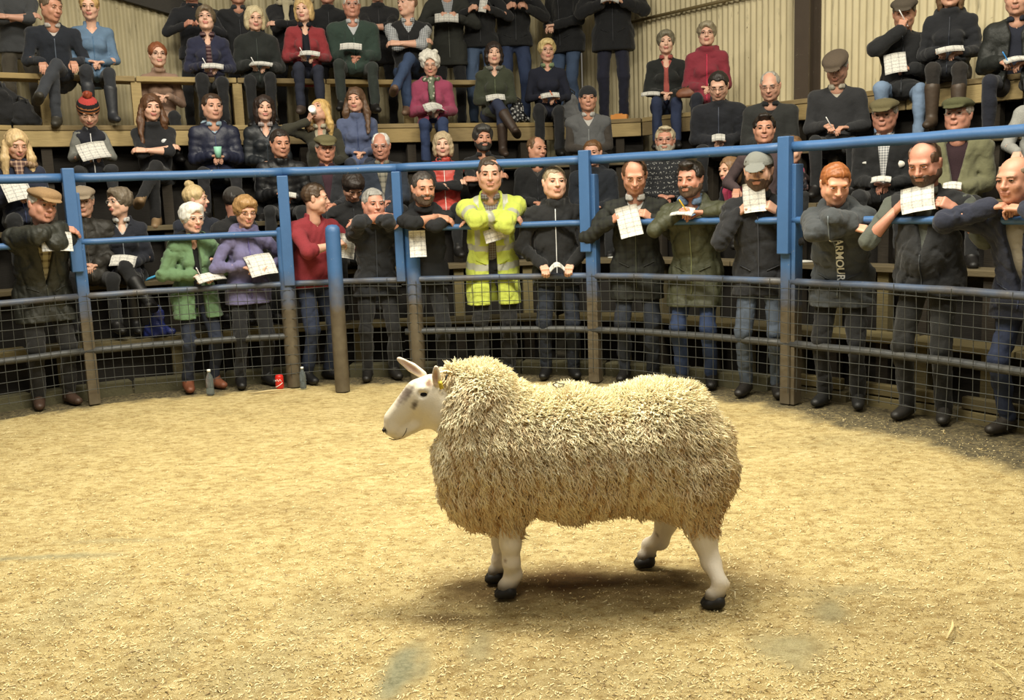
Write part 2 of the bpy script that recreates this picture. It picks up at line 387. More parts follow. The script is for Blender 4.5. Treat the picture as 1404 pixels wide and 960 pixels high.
for (px, py, rx, ry, st) in [(780, 795, .42, .17, 1), (690, 805, .3, .16, .8), (900, 800, .4, .2, .7), (1000, 790, .3, .2, .45), (610, 845, .12, .05, .7), (1250, 850, .6, .3, .18), (420, 690, .5, .4, .12), (740, 900, .4, .3, .25)]:
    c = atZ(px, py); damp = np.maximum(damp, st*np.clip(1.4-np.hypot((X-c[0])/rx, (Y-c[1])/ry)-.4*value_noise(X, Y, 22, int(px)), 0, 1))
V = np.stack([X, Y, Z-.02*edge*0], -1).reshape(-1, 3)
i, j = np.meshgrid(np.arange(nx-1), np.arange(ny-1), indexing='ij')
Q = np.stack([i*ny+j, (i+1)*ny+j, (i+1)*ny+j+1, i*ny+j+1], -1).reshape(-1, 4)
m = bpy.data.materials.new('sawdust'); m.use_nodes = True; nt = m.node_tree; N = nt.nodes; Lk = nt.links; b = N['Principled BSDF']
tc = N.new('ShaderNodeTexCoord')
def tn(scale, det, rough=.6, sc3=(1, 1, 1)):
    mp = N.new('ShaderNodeMapping'); mp.inputs['Scale'].default_value = sc3; Lk.new(tc.outputs['Object'], mp.inputs['Vector'])
    n = N.new('ShaderNodeTexNoise'); n.inputs['Scale'].default_value = scale; n.inputs['Detail'].default_value = det; n.inputs['Roughness'].default_value = rough
    Lk.new(mp.outputs['Vector'], n.inputs['Vector']); return n.outputs['Fac']
def cr(fac, stops):
    n = N.new('ShaderNodeValToRGB'); e = n.color_ramp.elements
    while len(e) < len(stops): e.new(.5)
    for el, (p, c) in zip(e, stops): el.position = p; el.color = (*c, 1)
    Lk.new(fac, n.inputs['Fac']); return n.outputs['Color']
def mx(f, a, b_, mode='MIX'):
    n = N.new('ShaderNodeMix'); n.data_type = 'RGBA'; n.blend_type = mode
    for s_, v in ((n.inputs[0], f), (n.inputs[6], a), (n.inputs[7], b_)):
        if isinstance(v, (int, float)): s_.default_value = v
        elif isinstance(v, tuple): s_.default_value = (*v, 1)
        else: Lk.new(v, s_)
    return n.outputs[2]
def at(nm):
    n = N.new('ShaderNodeAttribute'); n.attribute_name = nm; return n.outputs['Fac']
base = cr(tn(3.5, 9, .68), [(.33, srgb('#95804c')), (.48, srgb('#c3ad73')), (.60, srgb('#d8c48c')), (.72, srgb('#e8d9a8'))])
grain = cr(tn(230, 4, .75, (1, 1.6, 1)), [(.34, srgb('#6f5a2c')), (.46, srgb('#bfa868')), (.56, srgb('#e4d4a0')), (.68, srgb('#f8eecb'))])
base = mx(.62, base, grain)
speck = cr(tn(34, 6, .78, (1, 1.7, 1)), [(.62, (0, 0, 0)), (.70, (1, 1, 1))])
base = mx(speck, base, srgb('#6c5430'))
mott = cr(tn(15, 8, .72, (1, 1.5, 1)), [(.44, (0, 0, 0)), (.68, (.85, .85, .85))]); base = mx(mott, base, mx(1., base, srgb('#b09a68'), 'MULTIPLY'))
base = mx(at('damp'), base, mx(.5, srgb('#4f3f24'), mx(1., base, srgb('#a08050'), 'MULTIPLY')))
grey = cr(tn(60, 6, .7), [(.35, srgb('#6f7258')), (.6, srgb('#98977a'))])
base = mx(at('bare'), base, grey)
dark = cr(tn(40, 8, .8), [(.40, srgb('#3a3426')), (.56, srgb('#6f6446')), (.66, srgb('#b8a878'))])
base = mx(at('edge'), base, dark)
Lk.new(base, b.inputs['Base Color']); b.inputs['Roughness'].default_value = .95
bp = N.new('ShaderNodeBump'); bp.inputs['Strength'].default_value = 1.; bp.inputs['Distance'].default_value = .011; Lk.new(tn(80, 6, .75), bp.inputs['Height']); Lk.new(bp.outputs['Normal'], b.inputs['Normal'])
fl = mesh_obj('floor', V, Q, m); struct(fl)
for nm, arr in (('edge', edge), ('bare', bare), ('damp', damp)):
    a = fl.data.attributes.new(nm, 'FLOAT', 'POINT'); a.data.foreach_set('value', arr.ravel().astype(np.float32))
mb = MB(); mb.box((-16, -8, -.12), (16, 18, -.035)); g = mb.build('floor', mat('concrete', '#4c4636', '#2c281f'), smooth=False); struct(g); g['label'] = 'dark dirty concrete floor under the stand'
# loose shavings
rs = np.random.RandomState(5); n = 30000
py_ = 960-(960-560)*rs.rand(n)**1.0; px_ = rs.rand(n)*1404
D = FW[None]+RT[None]*((px_-702)/FPX)[:, None]-UP[None]*((py_-480)/FPX)[:, None]; T = -CAMH/D[:, 2]; PX = D[:, 0]*T; PY = D[:, 1]*T
ix = np.clip(((PX-gx[0])/.024).astype(int), 0, nx-1); iy = np.clip(((PY-gy[0])/.024).astype(int), 0, ny-1)
ok = (PX > gx[0]) & (PX < gx[-1]) & (PY > gy[0]) & (PY < gy[-1]) & (sd[ix, iy] < .05) & (bare[ix, iy] < .3) & (rs.rand(n) > damp[ix, iy]*.75); PX, PY, ix, iy = PX[ok], PY[ok], ix[ok], iy[ok]; n = len(PX)
ln = .003+.007*rs.rand(n)**2.5; ln[rs.rand(n) < .025] *= 2.6; wd = .0007+.0013*rs.rand(n); th = rs.rand(n)*math.pi; dx, dy = np.cos(th), np.sin(th); z0 = Z[ix, iy]+.002
V = np.zeros((n, 6, 3)); 
for q, (a, s_, zz) in enumerate([(-1, -1, 0), (-1, 1, .001), (0, 1, .006), (0, -1, .004), (1, -1, .002), (1, 1, .003)]):
    V[:, q, 0] = PX+dx*ln*a-dy*wd*s_+(a == 0)*dy*ln*.25; V[:, q, 1] = PY+dy*ln*a+dx*wd*s_-(a == 0)*dx*ln*.25; V[:, q, 2] = z0+zz*(.2+.6*rs.rand(n))
o_ = (np.arange(n)*6)[:, None]; Q = np.concatenate([o_+np.array([[0, 3, 2, 1]]), o_+np.array([[3, 4, 5, 2]])]); mi = (rs.rand(n) < .22).astype(int); mi = np.where(rs.rand(n) < .3, 2, mi)
sh = mesh_obj('wood_shavings', V.reshape(-1, 3), Q, [mat('plain', '#dccb9a'), mat('plain', '#7c6438'), mat('plain', '#c4ab70')], midx=np.concatenate([mi, mi]))
sh['kind'] = 'stuff'; tag(sh, 'pale wood shavings and chips scattered over the sawdust ring floor', 'shavings')
def stick(name, label, p, q, r, h, cat='splinter'):
    a, b_ = atZ(*p), atZ(*q); mb = MB(); c = (a+b_)/2; mid = (a+b_)/2+np.array([0, 0, .006])
    mb.tube([a-c+[0, 0, .01], mid-c+[.01, 0, .012], b_-c+[0, 0, .01]], [r*.6, r, r*.5], 6); o = mb.build(name, mat('wood', h), loc=c); tag(o, label, cat)
stick('wood_splinter', 'broad pale wood splinter lying upright on the sawdust at the right foreground', (1298, 880), (1306, 855), .006, '#d9c48c')
stick('straw_stalk', 'long pale straw stalk on the sawdust at the bottom right corner', (1353, 908), (1396, 945), .003, '#d9c48c', 'straw')
stick('pale_rod', 'thin pale stick lying on the ground in front of the red can', (343, 541), (400, 536), .008, '#cbb98c', 'stick')
stick('straw_stalk', 'short straw stalk beside the near hind hoof of the sheep', (1000, 812), (1008, 824), .003, '#e6d9b0', 'straw')
stick('straw_stalk', 'straw stalk lying left of the sheep below its chest', (556, 693), (606, 694), .002, '#c5ab68', 'straw')
# ------------------------------------------------------------------ ring fence
BLUE = mat('paint', '#3a608f'); GREYB = mat('galv', '#54524a', '#3f444c')
fence = empty('ring_fence', 'blue painted steel ring fence with rails, posts and welded wire mesh', 'fence')
def fidx(p): return int(np.argmin(np.hypot(FD[:, 0]-p[0], FD[:, 1]-p[1])))
def nin(p):         # unit vector into the ring at a fence point
    i = fidx(p); i = min(max(i, 1), len(FD)-2); t = FD[i+1]-FD[i-1]; t = t/np.hypot(*t); nn = np.array([t[1], -t[0]])
    return nn, t
i1, i2 = 6, len(FD)-4
def rail(name, z, r, a, b_, m_, off=0., label=None):
    pts = []
    for i in range(a, b_+1):
        nn, t = nin(FD[i]); p = FD[i]+nn*off; pts.append((p[0], p[1], z+.0015*math.sin(i*1.7)))
    mb = MB(); mb.tube(pts, r, 12); o = mb.build(name, m_, fence)
    if label: o['label'] = label
    return o
P = {k: fidx(FENCE[i]) for k, i in zip(['p0', 'p1', 'p2', 'p3', 'p4', 'p5', 'e', 'p7'], range(1, 9))}
stations = [P['p0'], P['p1'], P['p2'], P['p3'], P['p4'], P['p5'], P['p7']]
for a, b_ in zip(stations[:-1], stations[1:]):
    rail('top_rail', 1.73, .034, a, b_, BLUE)
    if (a, b_) != (P['p2'], P['p3']): rail('middle_rail', 1.25, .024, a, b_, BLUE); rail('lower_rail', .418, .027, a, b_, GREYB, -.0, 'bare grey steel pipe')
    rail('mesh_top_rail', .84, .025, a, b_, mat('paint', '#41597a'), 0)
    # welded wire mesh of this bay, 76 mm squares
    seg = FD[a:b_+1]; L = np.concatenate([[0], np.cumsum(np.hypot(*np.diff(seg, axis=0).T))]); tot = L[-1]; mb = MB()
    def pt(s, z, off=.045, ph=a):
        x = np.interp(s, L, seg[:, 0]); y = np.interp(s, L, seg[:, 1]); nn, t = nin((x, y)); k = .006*math.sin(s*4+z*7+ph)
        return (x+nn[0]*(off+k), y+nn[1]*(off+k), z+.004*math.sin(s*6+ph))
    nv = max(2, int(round(tot/.076)))
    for q in range(nv):
        s = tot*(q+.5)/nv; sk = .012*math.sin(q*.9+a); zt = .83 if q % 5 else .86
        zs = np.linspace(.105 if q % 4 else .085, zt, 5); mb.tube([pt(s+sk*(1-z/.8)+(.004*math.sin(z*30+q)), z) for z in zs], 0.0026, 4, caps=False)
    for z in np.arange(.12, .80, .0755):
        nn_ = max(4, nv//3); mb.tube([pt(tot*u/nn_, z+.004*math.sin(u*.7+z*9), .049) for u in range(nn_+1)], 0.0026, 4, caps=False)
    mb.build('wire_mesh', mat('galv', '#50524f', '#3a3c3a'), fence)
def boxpost(name, p, z0, z1, wx, wy, lean, off=0., toff=0., m_=BLUE, top=True):
    nn, t = nin(p); c = np.array(p)+nn*off+t*toff; ang = math.atan2(t[1], t[0])
    mb = MB(); mb.box((-wx/2, -wy/2, z0), (wx/2, wy/2, z1)); o = mb.build(name, m_, fence, smooth=False, loc=(c[0], c[1], 0)); o.rotation_euler = (0, 0, ang); bevel(o, .006, 2)
    return o
def pipe(name, p, r, z1, off, toff, m_=BLUE, dome=True):
    nn, t = nin(p); c = np.array(p)+nn*off+t*toff; mb = MB()
    mb.lathe([(r, 0), (r, z1-.03), (r*.93, z1-.012), (r*.7, z1-.002), (.0005, z1)], (0, 0, 0), 20); return mb.build(name, m_, fence, loc=(c[0], c[1], 0))
posts = dict(p0=FENCE[1], p1=FENCE[2], p2=FENCE[3], p3=FENCE[4], p4=FENCE[5], p5=FENCE[6], p7=FENCE[8])
for k, p in posts.items():
    zb = .83 if k in ('p2', 'p3') else 1.03
    boxpost('upper_post', p, zb, 1.80 if k in ('p1', 'p4', 'p5') else 1.70, .085 if k not in ('p3',) else .07, .07, 0, off=.03)
    if k in ('p2', 'p3'):
        pipe('round_post', p, .062, 1.30, -.01, -.02 if k == 'p2' else .085)
    else:
        boxpost('lower_post', p, 0, 1.2, .075, .05, 0, off=.0, toff=.022 if k != 'p5' else .0); boxpost('stiffener', p, 0, 1.62, .03, .10, 0, off=-.03, toff=.055)
bp_ = atZ(470, 536); bol = MB(); bol.lathe([(.058, 0), (.058, 1.25), (.054, 1.285), (.035, 1.305), (.0005, 1.31)], (0, 0, 0), 24)
o = bol.build('bollard', BLUE, loc=(bp_[0], bp_[1], 0)); tag(o, 'round blue steel bollard with rusty lower half standing inside the ring', 'bollard'); o['kind'] = 'thing'
# kerb behind the fence, short timbers and stones
kerb = empty('ring_kerb', 'low kerb of old boards and stone edging behind the ring fence', 'kerb')
rs = np.random.RandomState(3)
def board(name, parent, p, q, z, wd, th, m_, back=True, jz=0., gap=.006):
    p = np.asarray(p, float); q = np.asarray(q, float); d = q-p; L = np.hypot(*d); ang = math.atan2(d[1], d[0]); mb = MB()
    y0, y1 = (0, wd) if back else (-wd/2, wd/2)
    mb.box((gap, y0, -th), (L-gap, y1, 0)); o = mb.build(name, m_, parent, smooth=False, loc=(p[0], p[1], z+jz)); o.rotation_euler = (0, 0, ang); bevel(o, .005, 1); return o
WOODS = [mat('wood', h) for h in ('#a08a5c', '#93805a', '#ab9668', '#857350')]
KW = [mat('wood', h) for h in ('#6b603f', '#5c5338', '#736845')]
for a in range(P['p0'], P['p7']-2, 4):
    nn, t = nin(FD[a]); p = FD[a]-nn*.30; n2, t2 = nin(FD[min(a+4, P['p7'])]); q = FD[min(a+4, P['p7'])]-n2*.30
    right = a >= P['p5']-3
    if right:
        board('kerb_board', kerb, p, q, .065, .12, .10, KW[a % 3], gap=.02+.05*rs.rand()); board('kerb_board', kerb, p, q, .15, .06, .075, KW[(a+1) % 3], gap=.03+.08*rs.rand())
    else: board('kerb_stone', kerb, p, q, .10, .14, .16, mat('concrete', '#5f5a40', '#3f3d2c'), gap=.004)
# ------------------------------------------------------------------ tiered stand
stand = empty('tiered_stand', 'stepped timber stand of plank seats on wooden posts around the ring', 'stand')
DARKW = mat('wood', '#332c22'); SHADEDW = mat('wood', '#5f543c')
for k, (poly_, z) in enumerate(zip(LV, LVZ)):
    for q, (a, b_) in enumerate(zip(poly_[:-1], poly_[1:])):
        wd = .26 if k < 4 else .22
        w_ = WOODS[(q*3+k) % 4] if k == 4 else KW[q % 3] if k == 0 else SHADEDW  # lower tiers darker than the top one: shade among the legs put into colour
        board('plank', stand, a, b_, z, wd, .045, w_)
        if k == 4: board('fascia_board', stand, a+ucoord(nrm(b_-a))*(-.0), b_, z-.05, .035, .14, WOODS[(q+1) % 4])
        for f in (.15, .75):
            p = a+(b_-a)*f; d = nrm(b_-a); n_ = np.array([-d[1], d[0]])
            mb = MB(); mb.box((-.045, .05, 0), (.045, .13, z-.05)); o = mb.build('support_post', KW[(q+k) % 3] if k < 2 and (q+k) % 2 else DARKW, stand, smooth=False, loc=(p[0], p[1], 0)); o.rotation_euler = (0, 0, math.atan2(d[1], d[0]))
        if k == 4:
            d = nrm(b_-a); n_ = np.array([-d[1], d[0]]); depth = 1.4 if q < 6 else .80
            for r_ in range(1, int(depth/.24)+1): board('deck_plank', stand, a+n_*.24*r_, b_+n_*.24*r_, z, .225, .04, WOODS[(q+r_) % 4])
VOIDW = mat('wood', '#1f1b16')  # added boards, near-black to stand in for the shade under the tiers
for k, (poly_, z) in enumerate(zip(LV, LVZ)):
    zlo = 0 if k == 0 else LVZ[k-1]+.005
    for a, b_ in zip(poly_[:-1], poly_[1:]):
        d = nrm(b_-a); n_ = np.array([-d[1], d[0]]); a2 = a+n_*.20; L = np.hypot(*(b_-a)); mb = MB(); mb.box((0, 0, max(0, zlo-.5 if k else 0)), (L, .02, z-.05)); o = mb.build('back_board', VOIDW, stand, smooth=False, loc=(a2[0], a2[1], 0)); o.rotation_euler = (0, 0, math.atan2(d[1], d[0]))
# ------------------------------------------------------------------ bench on the platform at the left
def bpt(px, Y): d = ray(px, 110)[:2]; return d*(Y/d[1])
BZ = 2.73
bench = empty('long_bench', 'long rough timber bench on the upper platform at the back left', 'bench')
bx = [-180, 60, 186, 325, 447, 560, 655]; bY = [8.6, 9.35, 9.75, 10.15, 10.5, 10.85, 11.1]
BP = np.array([bpt(a, b_-.08) for a, b_ in zip(bx, bY)])
for q, (a, b_) in enumerate(zip(BP[:-1], BP[1:])):
    board('seat_plank', bench, a, b_, BZ, .26, .05, WOODS[q % 4]); d = nrm(b_-a)
    if q: 
        mb = MB(); mb.box((-.045, .02, 2.25), (.045, .10, BZ-.05)); o = mb.build('leg', WOODS[2], bench, smooth=False, loc=(a[0], a[1], 0)); o.rotation_euler = (0, 0, math.atan2(d[1], d[0]))
# ------------------------------------------------------------------ walls
def offset_line(a, b_, o_): d = nrm(b_-a); n_ = np.array([-d[1], d[0]]); return a+n_*o_, d
la, ld = offset_line(AE[1], AE[5], 1.5); ra, rd = offset_line(AE[6], AE[10], .85)
M_ = np.array([[ld[0], -rd[0]], [ld[1], -rd[1]]]); t_, _u = np.linalg.solve(M_, ra-la); CORNER = la+ld*t_
def corrugated(name, a, b_, m_, z0=-.05, z1=5.6, pitch=.076, amp=.011):
    L = np.hypot(*(b_-a)); n_ = int(L/pitch*8); s = np.linspace(0, L, n_); V = []
    y = amp*np.cos(2*math.pi*s/pitch)
    for z in (z0, 1.9, 3.6, z1): V.append(np.stack([s, y, np.full(n_, z)], 1))
    V = np.concatenate(V); i = np.arange(n_-1); Q = np.concatenate([np.stack([i+r*n_, i+1+r*n_, i+1+(r+1)*n_, i+(r+1)*n_], 1) for r in range(3)])
    d = b_-a; o = mesh_obj(name, V, Q, m_, loc=(a[0], a[1], 0), rotz=math.atan2(d[1], d[0])); struct(o); return o
WL = CORNER-ld*9.5; WR = CORNER+rd*9.5
corrugated('wall_left', WL, CORNER, mat('iron', '#bdb290', '#938a6a')); corrugated('wall_right', CORNER, WR, mat('iron', '#d6caa6', '#b5aa88'))
def onwall(px, py, a, d):       # point of a wall plane seen at a pixel
    r = ray(px, py); M = np.array([[r[0], -d[0]], [r[1], -d[1]]]); t, u = np.linalg.solve(M, a); return np.array([0, 0, CAMH])+r*t
# roof brace on the left wall, column and conduit on the right wall
p = onwall(60, -42, la, ld); q = onwall(345, 42, la, ld); n_ = np.array([ld[1], -ld[0], 0])*.10
mb = MB(); dv = q-p; L = np.linalg.norm(dv); xx = dv/L; yy = n_/np.linalg.norm(n_); zz = np.cross(xx, yy); M = np.eye(4); M[:3, 0] = xx; M[:3, 1] = yy; M[:3, 2] = zz; M[:3, 3] = p+n_*.6
mb.box((0, -.07, -.09), (L, .03, .09), M=M); o = mb.build('trim_1', mat('wood', '#33302a'), smooth=False); struct(o); o['label'] = 'dark diagonal timber brace on the left wall'; bevel(o)
cp = onwall(1117, 60, ra, rd); nr = np.array([rd[1], -rd[0]])
if nr @ cp[:2] > 0: nr = -nr
mb = MB(); mb.box((-.085, -.02, 0), (.085, .0, 5.6)); mb.box((-.006, 0, 0), (.006, .16, 5.6)); mb.box((-.085, .16, 0), (.085, .175, 5.6))
c_ = cp[:2]+nr*.19; o = mb.build('trim_2', mat('paint', '#4a4036'), smooth=False, loc=(c_[0], c_[1], 0)); o.rotation_euler = (0, 0, math.atan2(rd[1], rd[0])); struct(o); o['label'] = 'dark brown steel column against the right wall'
p1 = onwall(866, 31, ra, rd); p2 = onwall(1060, -11, ra, rd); nr3 = np.array([*nr, 0])*.07
zc = (p1[2]+p2[2])/2; p1[2] = p2[2] = zc
mb = MB(); mb.tube([p1+nr3, p2+nr3], .019, 10); 
for f in (.1, .4, .7): c = p1+(p2-p1)*f; mb.tube([c+nr3, c+nr3*.1], .01, 6)
o = mb.build('conduit_pipe', mat('paint', '#6e6040')); tag(o, 'thin brown conduit pipe fixed across the right corrugated wall', 'pipe')

# ------------------------------------------------------------------ people
def rotz(a): c, s = math.cos(a), math.sin(a); return np.array([[c, -s, 0], [s, c, 0], [0, 0, 1.]])
def rotx(a): c, s = math.cos(a), math.sin(a); return np.array([[1, 0, 0], [0, c, -s], [0, s, c.real]]) if False else np.array([[1., 0, 0], [0, c, -s], [0, s, c]])
def roty(a): c, s = math.cos(a), math.sin(a); return np.array([[c, 0, s], [0, 1., 0], [-s, 0, c]])
def ik(a, t, l1, l2, pole):
    a = np.asarray(a, float); t = np.asarray(t, float); d = t-a; L = np.linalg.norm(d); Lc = min(L, (l1+l2)*.985); Lc = max(Lc, abs(l1-l2)+.03)
    u = d/(L+1e-9); t = a+u*Lc; x = (l1*l1-l2*l2+Lc*Lc)/(2*Lc); h = math.sqrt(max(l1*l1-x*x, 0)); p = np.asarray(pole, float); p = p-u*(p@u); p = nrm(p)
    return a+u*x+p*h, t
_hand = {}
def hand_mesh(curl, side, h, thumb=0.):
    key = (curl, side, h, thumb)
    if key in _hand: return _hand[key]
    g = Grid((-.035, -.075, -.10), (.20, .08, .045), h)
    for y0, y1 in ((-.024, -.027), (-.008, -.009), (.008, .010), (.020, .028)): g.cone((0, y0*.75, 0), (.088, y1, 0), .015, .0125, .012)
    g.cone((-.03, 0, 0), (.02, 0, 0), .023, .022, .012, sq=((0, 0, 1), .75))
    for y, L, r in ((.028, .95, .0092), (.0095, 1.05, .0096), (-.009, .98, .0092), (-.026, .78, .0082)):
        p = np.array([.086, y, 0]); th = 0
        for ln, bend, rr in ((.045*L, 1.15*curl+.08, r), (.028*L, 1.35*curl+.1, r*.93), (.022*L, .8*curl+.05, r*.84)):
            th += bend; q = p+ln*np.array([math.cos(th), y*.25/max(1, 1), -math.sin(th)]); g.cone(p, q, rr, rr*.93, .0035); p = q
    a = np.array([.018, .022, -.006]); b = np.array([.052, .050-.012*curl, -.018-.02*curl]); c = np.array([.080, .055-.028*curl-.02*thumb, -.028-.035*curl]); d = np.array([.102, .052-.045*curl-.03*thumb, -.032-.045*curl])
    g.cone(a, b, .015, .0125, .012); g.cone(b, c, .0115, .0105, .004); g.cone(c, d, .0103, .0085, .004)
    V, F, _ = g.net()
    if side < 0: pass
    else: V = V*np.array([1, -1, 1]); F = F[:, ::-1]
    _hand[key] = (V, F); return V, F
def hand_frame(wr, fing, up): 
    ex = nrm(fing); ez = np.asarray(up, float); ez = nrm(ez-ex*(ez@ex)); ey = np.cross(ez, ex); return np.stack([ex, ey, ez], 1)
SKIN = ['#cba08a', '#c09078', '#d4ac96', '#bd8a76', '#cca48e', '#c59a84']
REC = {}
def person(px, ytop, row, label, o):
    """px, ytop: where the top of the head shows; row picks the tier; o: options"""
    rs = np.random.RandomState(zlib.crc32(label.encode()) % 2**31)
    g_ = o.get; sex = g_('sex', 'm'); near = row in (0, 1)
    H_J = .0105 if row == 0 else (.0135 if row in (1, 2) else .015); H_H = .0058 if row == 0 else (.0068 if row in (1, 2) else .0078); H_A = .0050 if row == 0 else .0062
    # --- where it stands
    if row == 0: base = hit(FD, px, ytop+60); d = nrm(base); base = base+d*(.15+g_('back', 0)); zseat = 0; 
    else:
        k = {1: 1, 2: 2, 3: 3, 4: 4, 5: 4, 6: 4, 7: 5}[row]
        if row == 5: base = hit(BP, px, ytop+60); base = base+nrm(base)*.14; zseat = BZ
        elif row == 6: base = hit(AE, min(px, 1500), ytop+60); base = base+nrm(base)*(1.0+g_('back', 0)); zseat = 2.25
        else: base = hit(LV[k], px, ytop+60); base = base+nrm(base)*(.14+g_('back', 0)); zseat = LVZ[k]
    stand_ = row in (0, 6) or g_('stand')
    dcam = base[1]; top = atY(px, ytop, dcam-g_('fwd', .0)-(.12 if row == 0 else .06))
    Tt = np.array([.1, 3.4]); dd = Tt-base; psi = math.atan2(dd[0], -dd[1])*(.75 if row else .9)+math.radians(g_('yaw', 0))
    rail = g_('rail', .15+g_('back', 0))
    # --- nominal skeleton, unit size
    def skel(s):
        lean = math.radians(g_('lean', 10 if row == 0 else 6)); side = math.radians(g_('side', 0)); tw = math.radians(g_('twist', 0))
        J = {}
        wd = {'m': .185, 'f': .158, 'c': .135}[sex]*s*g_('broad', 1)
        pel = np.array([0, .02 if stand_ else 0, (.93*s+zbase) if stand_ else zbase+.10*s])
        u = nrm([math.sin(side), -math.sin(lean), math.cos(lean)]); r_ = nrm(np.cross([0, 1., 0], u)); r_ = rotz(tw)@nrm(np.array([1, 0, 0])-u*u[0]); bk = np.cross(u, r_)
        if bk[1] < 0: bk = -bk
        J['pel'], J['u'], J['r'], J['bk'] = pel, u, r_, bk
        J['che'] = pel+u*.33*s; sh = pel+u*.475*s+np.array([0, 0, 0]); J['nk'] = pel+u*.53*s-bk*.01
        J['SL'] = sh-r_*wd-u*.018*s; J['SR'] = sh+r_*wd-u*.018*s; J['sh'] = sh; J['wd'] = wd
        yaw, pit, rol = [math.radians(a) for a in g_('hd', (0, 6, 0))]
        R = rotz(yaw)@rotx(pit)@roty(rol)
        nf = g_('nfwd', .02)+.05*max(0, math.sin(pit))
        hs = (1.0 if sex != 'f' else .95)*(.92 if sex == 'c' else 1)*min(1.04, max(.93, s))
        if sex == 'c': hs = .88
        hs *= 1.07
        J['hs'] = hs; J['R'] = R; J['hc'] = J['nk']+u*.075*s+np.array([0, -nf, .075*hs])+R@np.array([0, 0, .03*hs])
        J['top'] = J['hc']+R@np.array([0, .01, .122*hs+g_('hath', 0.012)])
        return J
    zbase = 0 if row == 0 else zseat
    s = 1.
    for _ in range(5):
        J = skel(s); nz = max(J['top'][2], J['hc'][2]+.10*J['hs']); s *= (top[2]-zbase)/(nz-zbase)
        s = min(max(s, g_('smin', .88 if sex != 'c' else .62)), g_('smax', 1.10 if sex != 'c' else .85))
    J = skel(s); dz = top[2]-max(J['top'][2], J['hc'][2]+.10*J['hs'])
    zbase += dz if not stand_ else 0; J = skel(s)
    # shift base so that the head centre shows at px
    hc = J['hc']; off = rotz(psi)@hc; tgt = atY(px, ytop+14, base[1]+off[1]); 
    cx = tgt[0]-off[0]; cy = base[1]
    root = empty('person', label, 'person', (cx, cy, 0), psi); A = rotz(psi)
    l1, l2 = .285*s, .255*s
    rz_ = 1.25+.03; P_ = g_('pose', 'rail' if row == 0 else 'lap'); pel = J['pel']; zt = pel[2]
    lap = zt+.085*s
    dn = np.array([0, 0, 1.]); fwd = np.array([0, -1., 0])
    # hand targets: (wrist, fingers, up, curl)
    def HL(*a): return a
    tr = lambda w_, f, u_, c_, pole: (np.array(w_, float), np.array(f, float), np.array(u_, float), c_, np.array(pole, float))
    o1 = rs.uniform(-.02, .02); hL = hR = None; prop = None
    if P_ == 'rail':
        hL = tr((.10*s, -rail-.09, rz_+.055), (1, .05, -.25), (0, -.6, .8), .25, (-1, -.6, -.2)); hR = tr((-.09*s, -rail-.02, rz_+.035), (-1, 0, -.1), (0, -.1, 1), .2, (1, -.6, -.2)); prop = ((.03, -rail-.10, rz_-.03), 62)
    elif P_ == 'railhold':
        hL = tr((-.13, -rail+.0, rz_+.03), (.45, -.35, .35), (-.6, -.6, .3), .75, (-1, .3, -.8)); hR = tr((.13, -rail+.0, rz_+.03), (-.45, -.35, .35), (.6, -.6, .3), .75, (1, .3, -.8)); prop = ((0, -rail-.05, rz_+.13), 75)
    elif P_ == 'low':
        hL = tr((-.11, -rail+.02, .93), (.2, -.9, -.35), (0, -.3, 1), .7, (-1, .4, 0)); hR = tr((.11, -rail+.02, .93), (-.2, -.9, -.35), (0, -.3, 1), .7, (1, .4, 0)); prop = ((.0, -rail-.07, .90), 20)
    elif P_ == 'lowwrite':
        hL = tr((-.06, -rail+.0, .95), (.5, -.8, -.2), (-.3, 0, 1), .7, (-1, .4, 0)); hR = tr((.13, -rail+.0, .93), (-.6, -.6, -.0), (0, 0, 1), .3, (1, .4, 0)); prop = ((.06, -rail-.07, .93), 25)
    elif P_ == 'writeup':
        hL = tr((-.05*s, -rail-.05, rz_+.06), (.5, -.8, -.1), (-.3, 0, 1), .75, (-1, .2, -.6)); hR = tr((.12, -rail-.03, rz_+.03), (-.8, -.4, .1), (0, 0, 1), .45, (1.2, .0, .1)); prop = ((-.02, -rail-.12, rz_+.04), 35)
    elif P_ == 'hold':       # sheet held before the chest
        hL = tr((-.12*s, pel[1]-.27, zt+.27*s), (.5, -.5, .3), (-.5, -.6, .4), .7, (-1, .3, -.8)); hR = tr((.12*s, pel[1]-.27, zt+.27*s), (-.5, -.5, .3), (.5, -.6, .4), .7, (1, .3, -.8)); prop = ((-.02, pel[1]-.34, zt+.33*s), 60)
    elif P_ == 'chin':
        c = J['hc']; hL = tr(c+np.array([-.10, -.055, -.145]), (1, -.15, .12), (0, -.35, .9), .55, (-1, -.35, -.35)); hR = tr(c+np.array([.10, -.085, -.155]), (-1, -.0, .1), (0, -.35, .9), .55, (1, -.35, -.4))
    elif P_ == 'lap':
        hL = tr((-.06*s, -.24*s, lap+.05), (.7, -.6, -.15), (-.1, 0, 1), .45, (-.55, .5, -.85)); hR = tr((.07*s, -.26*s, lap+.04), (-.7, -.6, -.1), (.1, 0, 1), .5, (.55, .5, -.85)); prop = ((0, -.36*s, lap+.07), 30)
    elif P_ == 'write':
        hL = tr((-.09*s, -.26*s, lap+.09), (.5, -.8, -.25), (-.4, 0, 1), .8, (-.55, .5, -.85)); hR = tr((.12*s, -.28*s, lap+.06), (-.75, -.6, .0), (.2, 0, 1), .5, (.55, .5, -.85)); prop = ((.02, -.37*s, lap+.08), 28)
    elif P_ == 'cross':
        z = zt+.27*s; yy = pel[1]-.23*s+o.get('lean', 6)*-.003
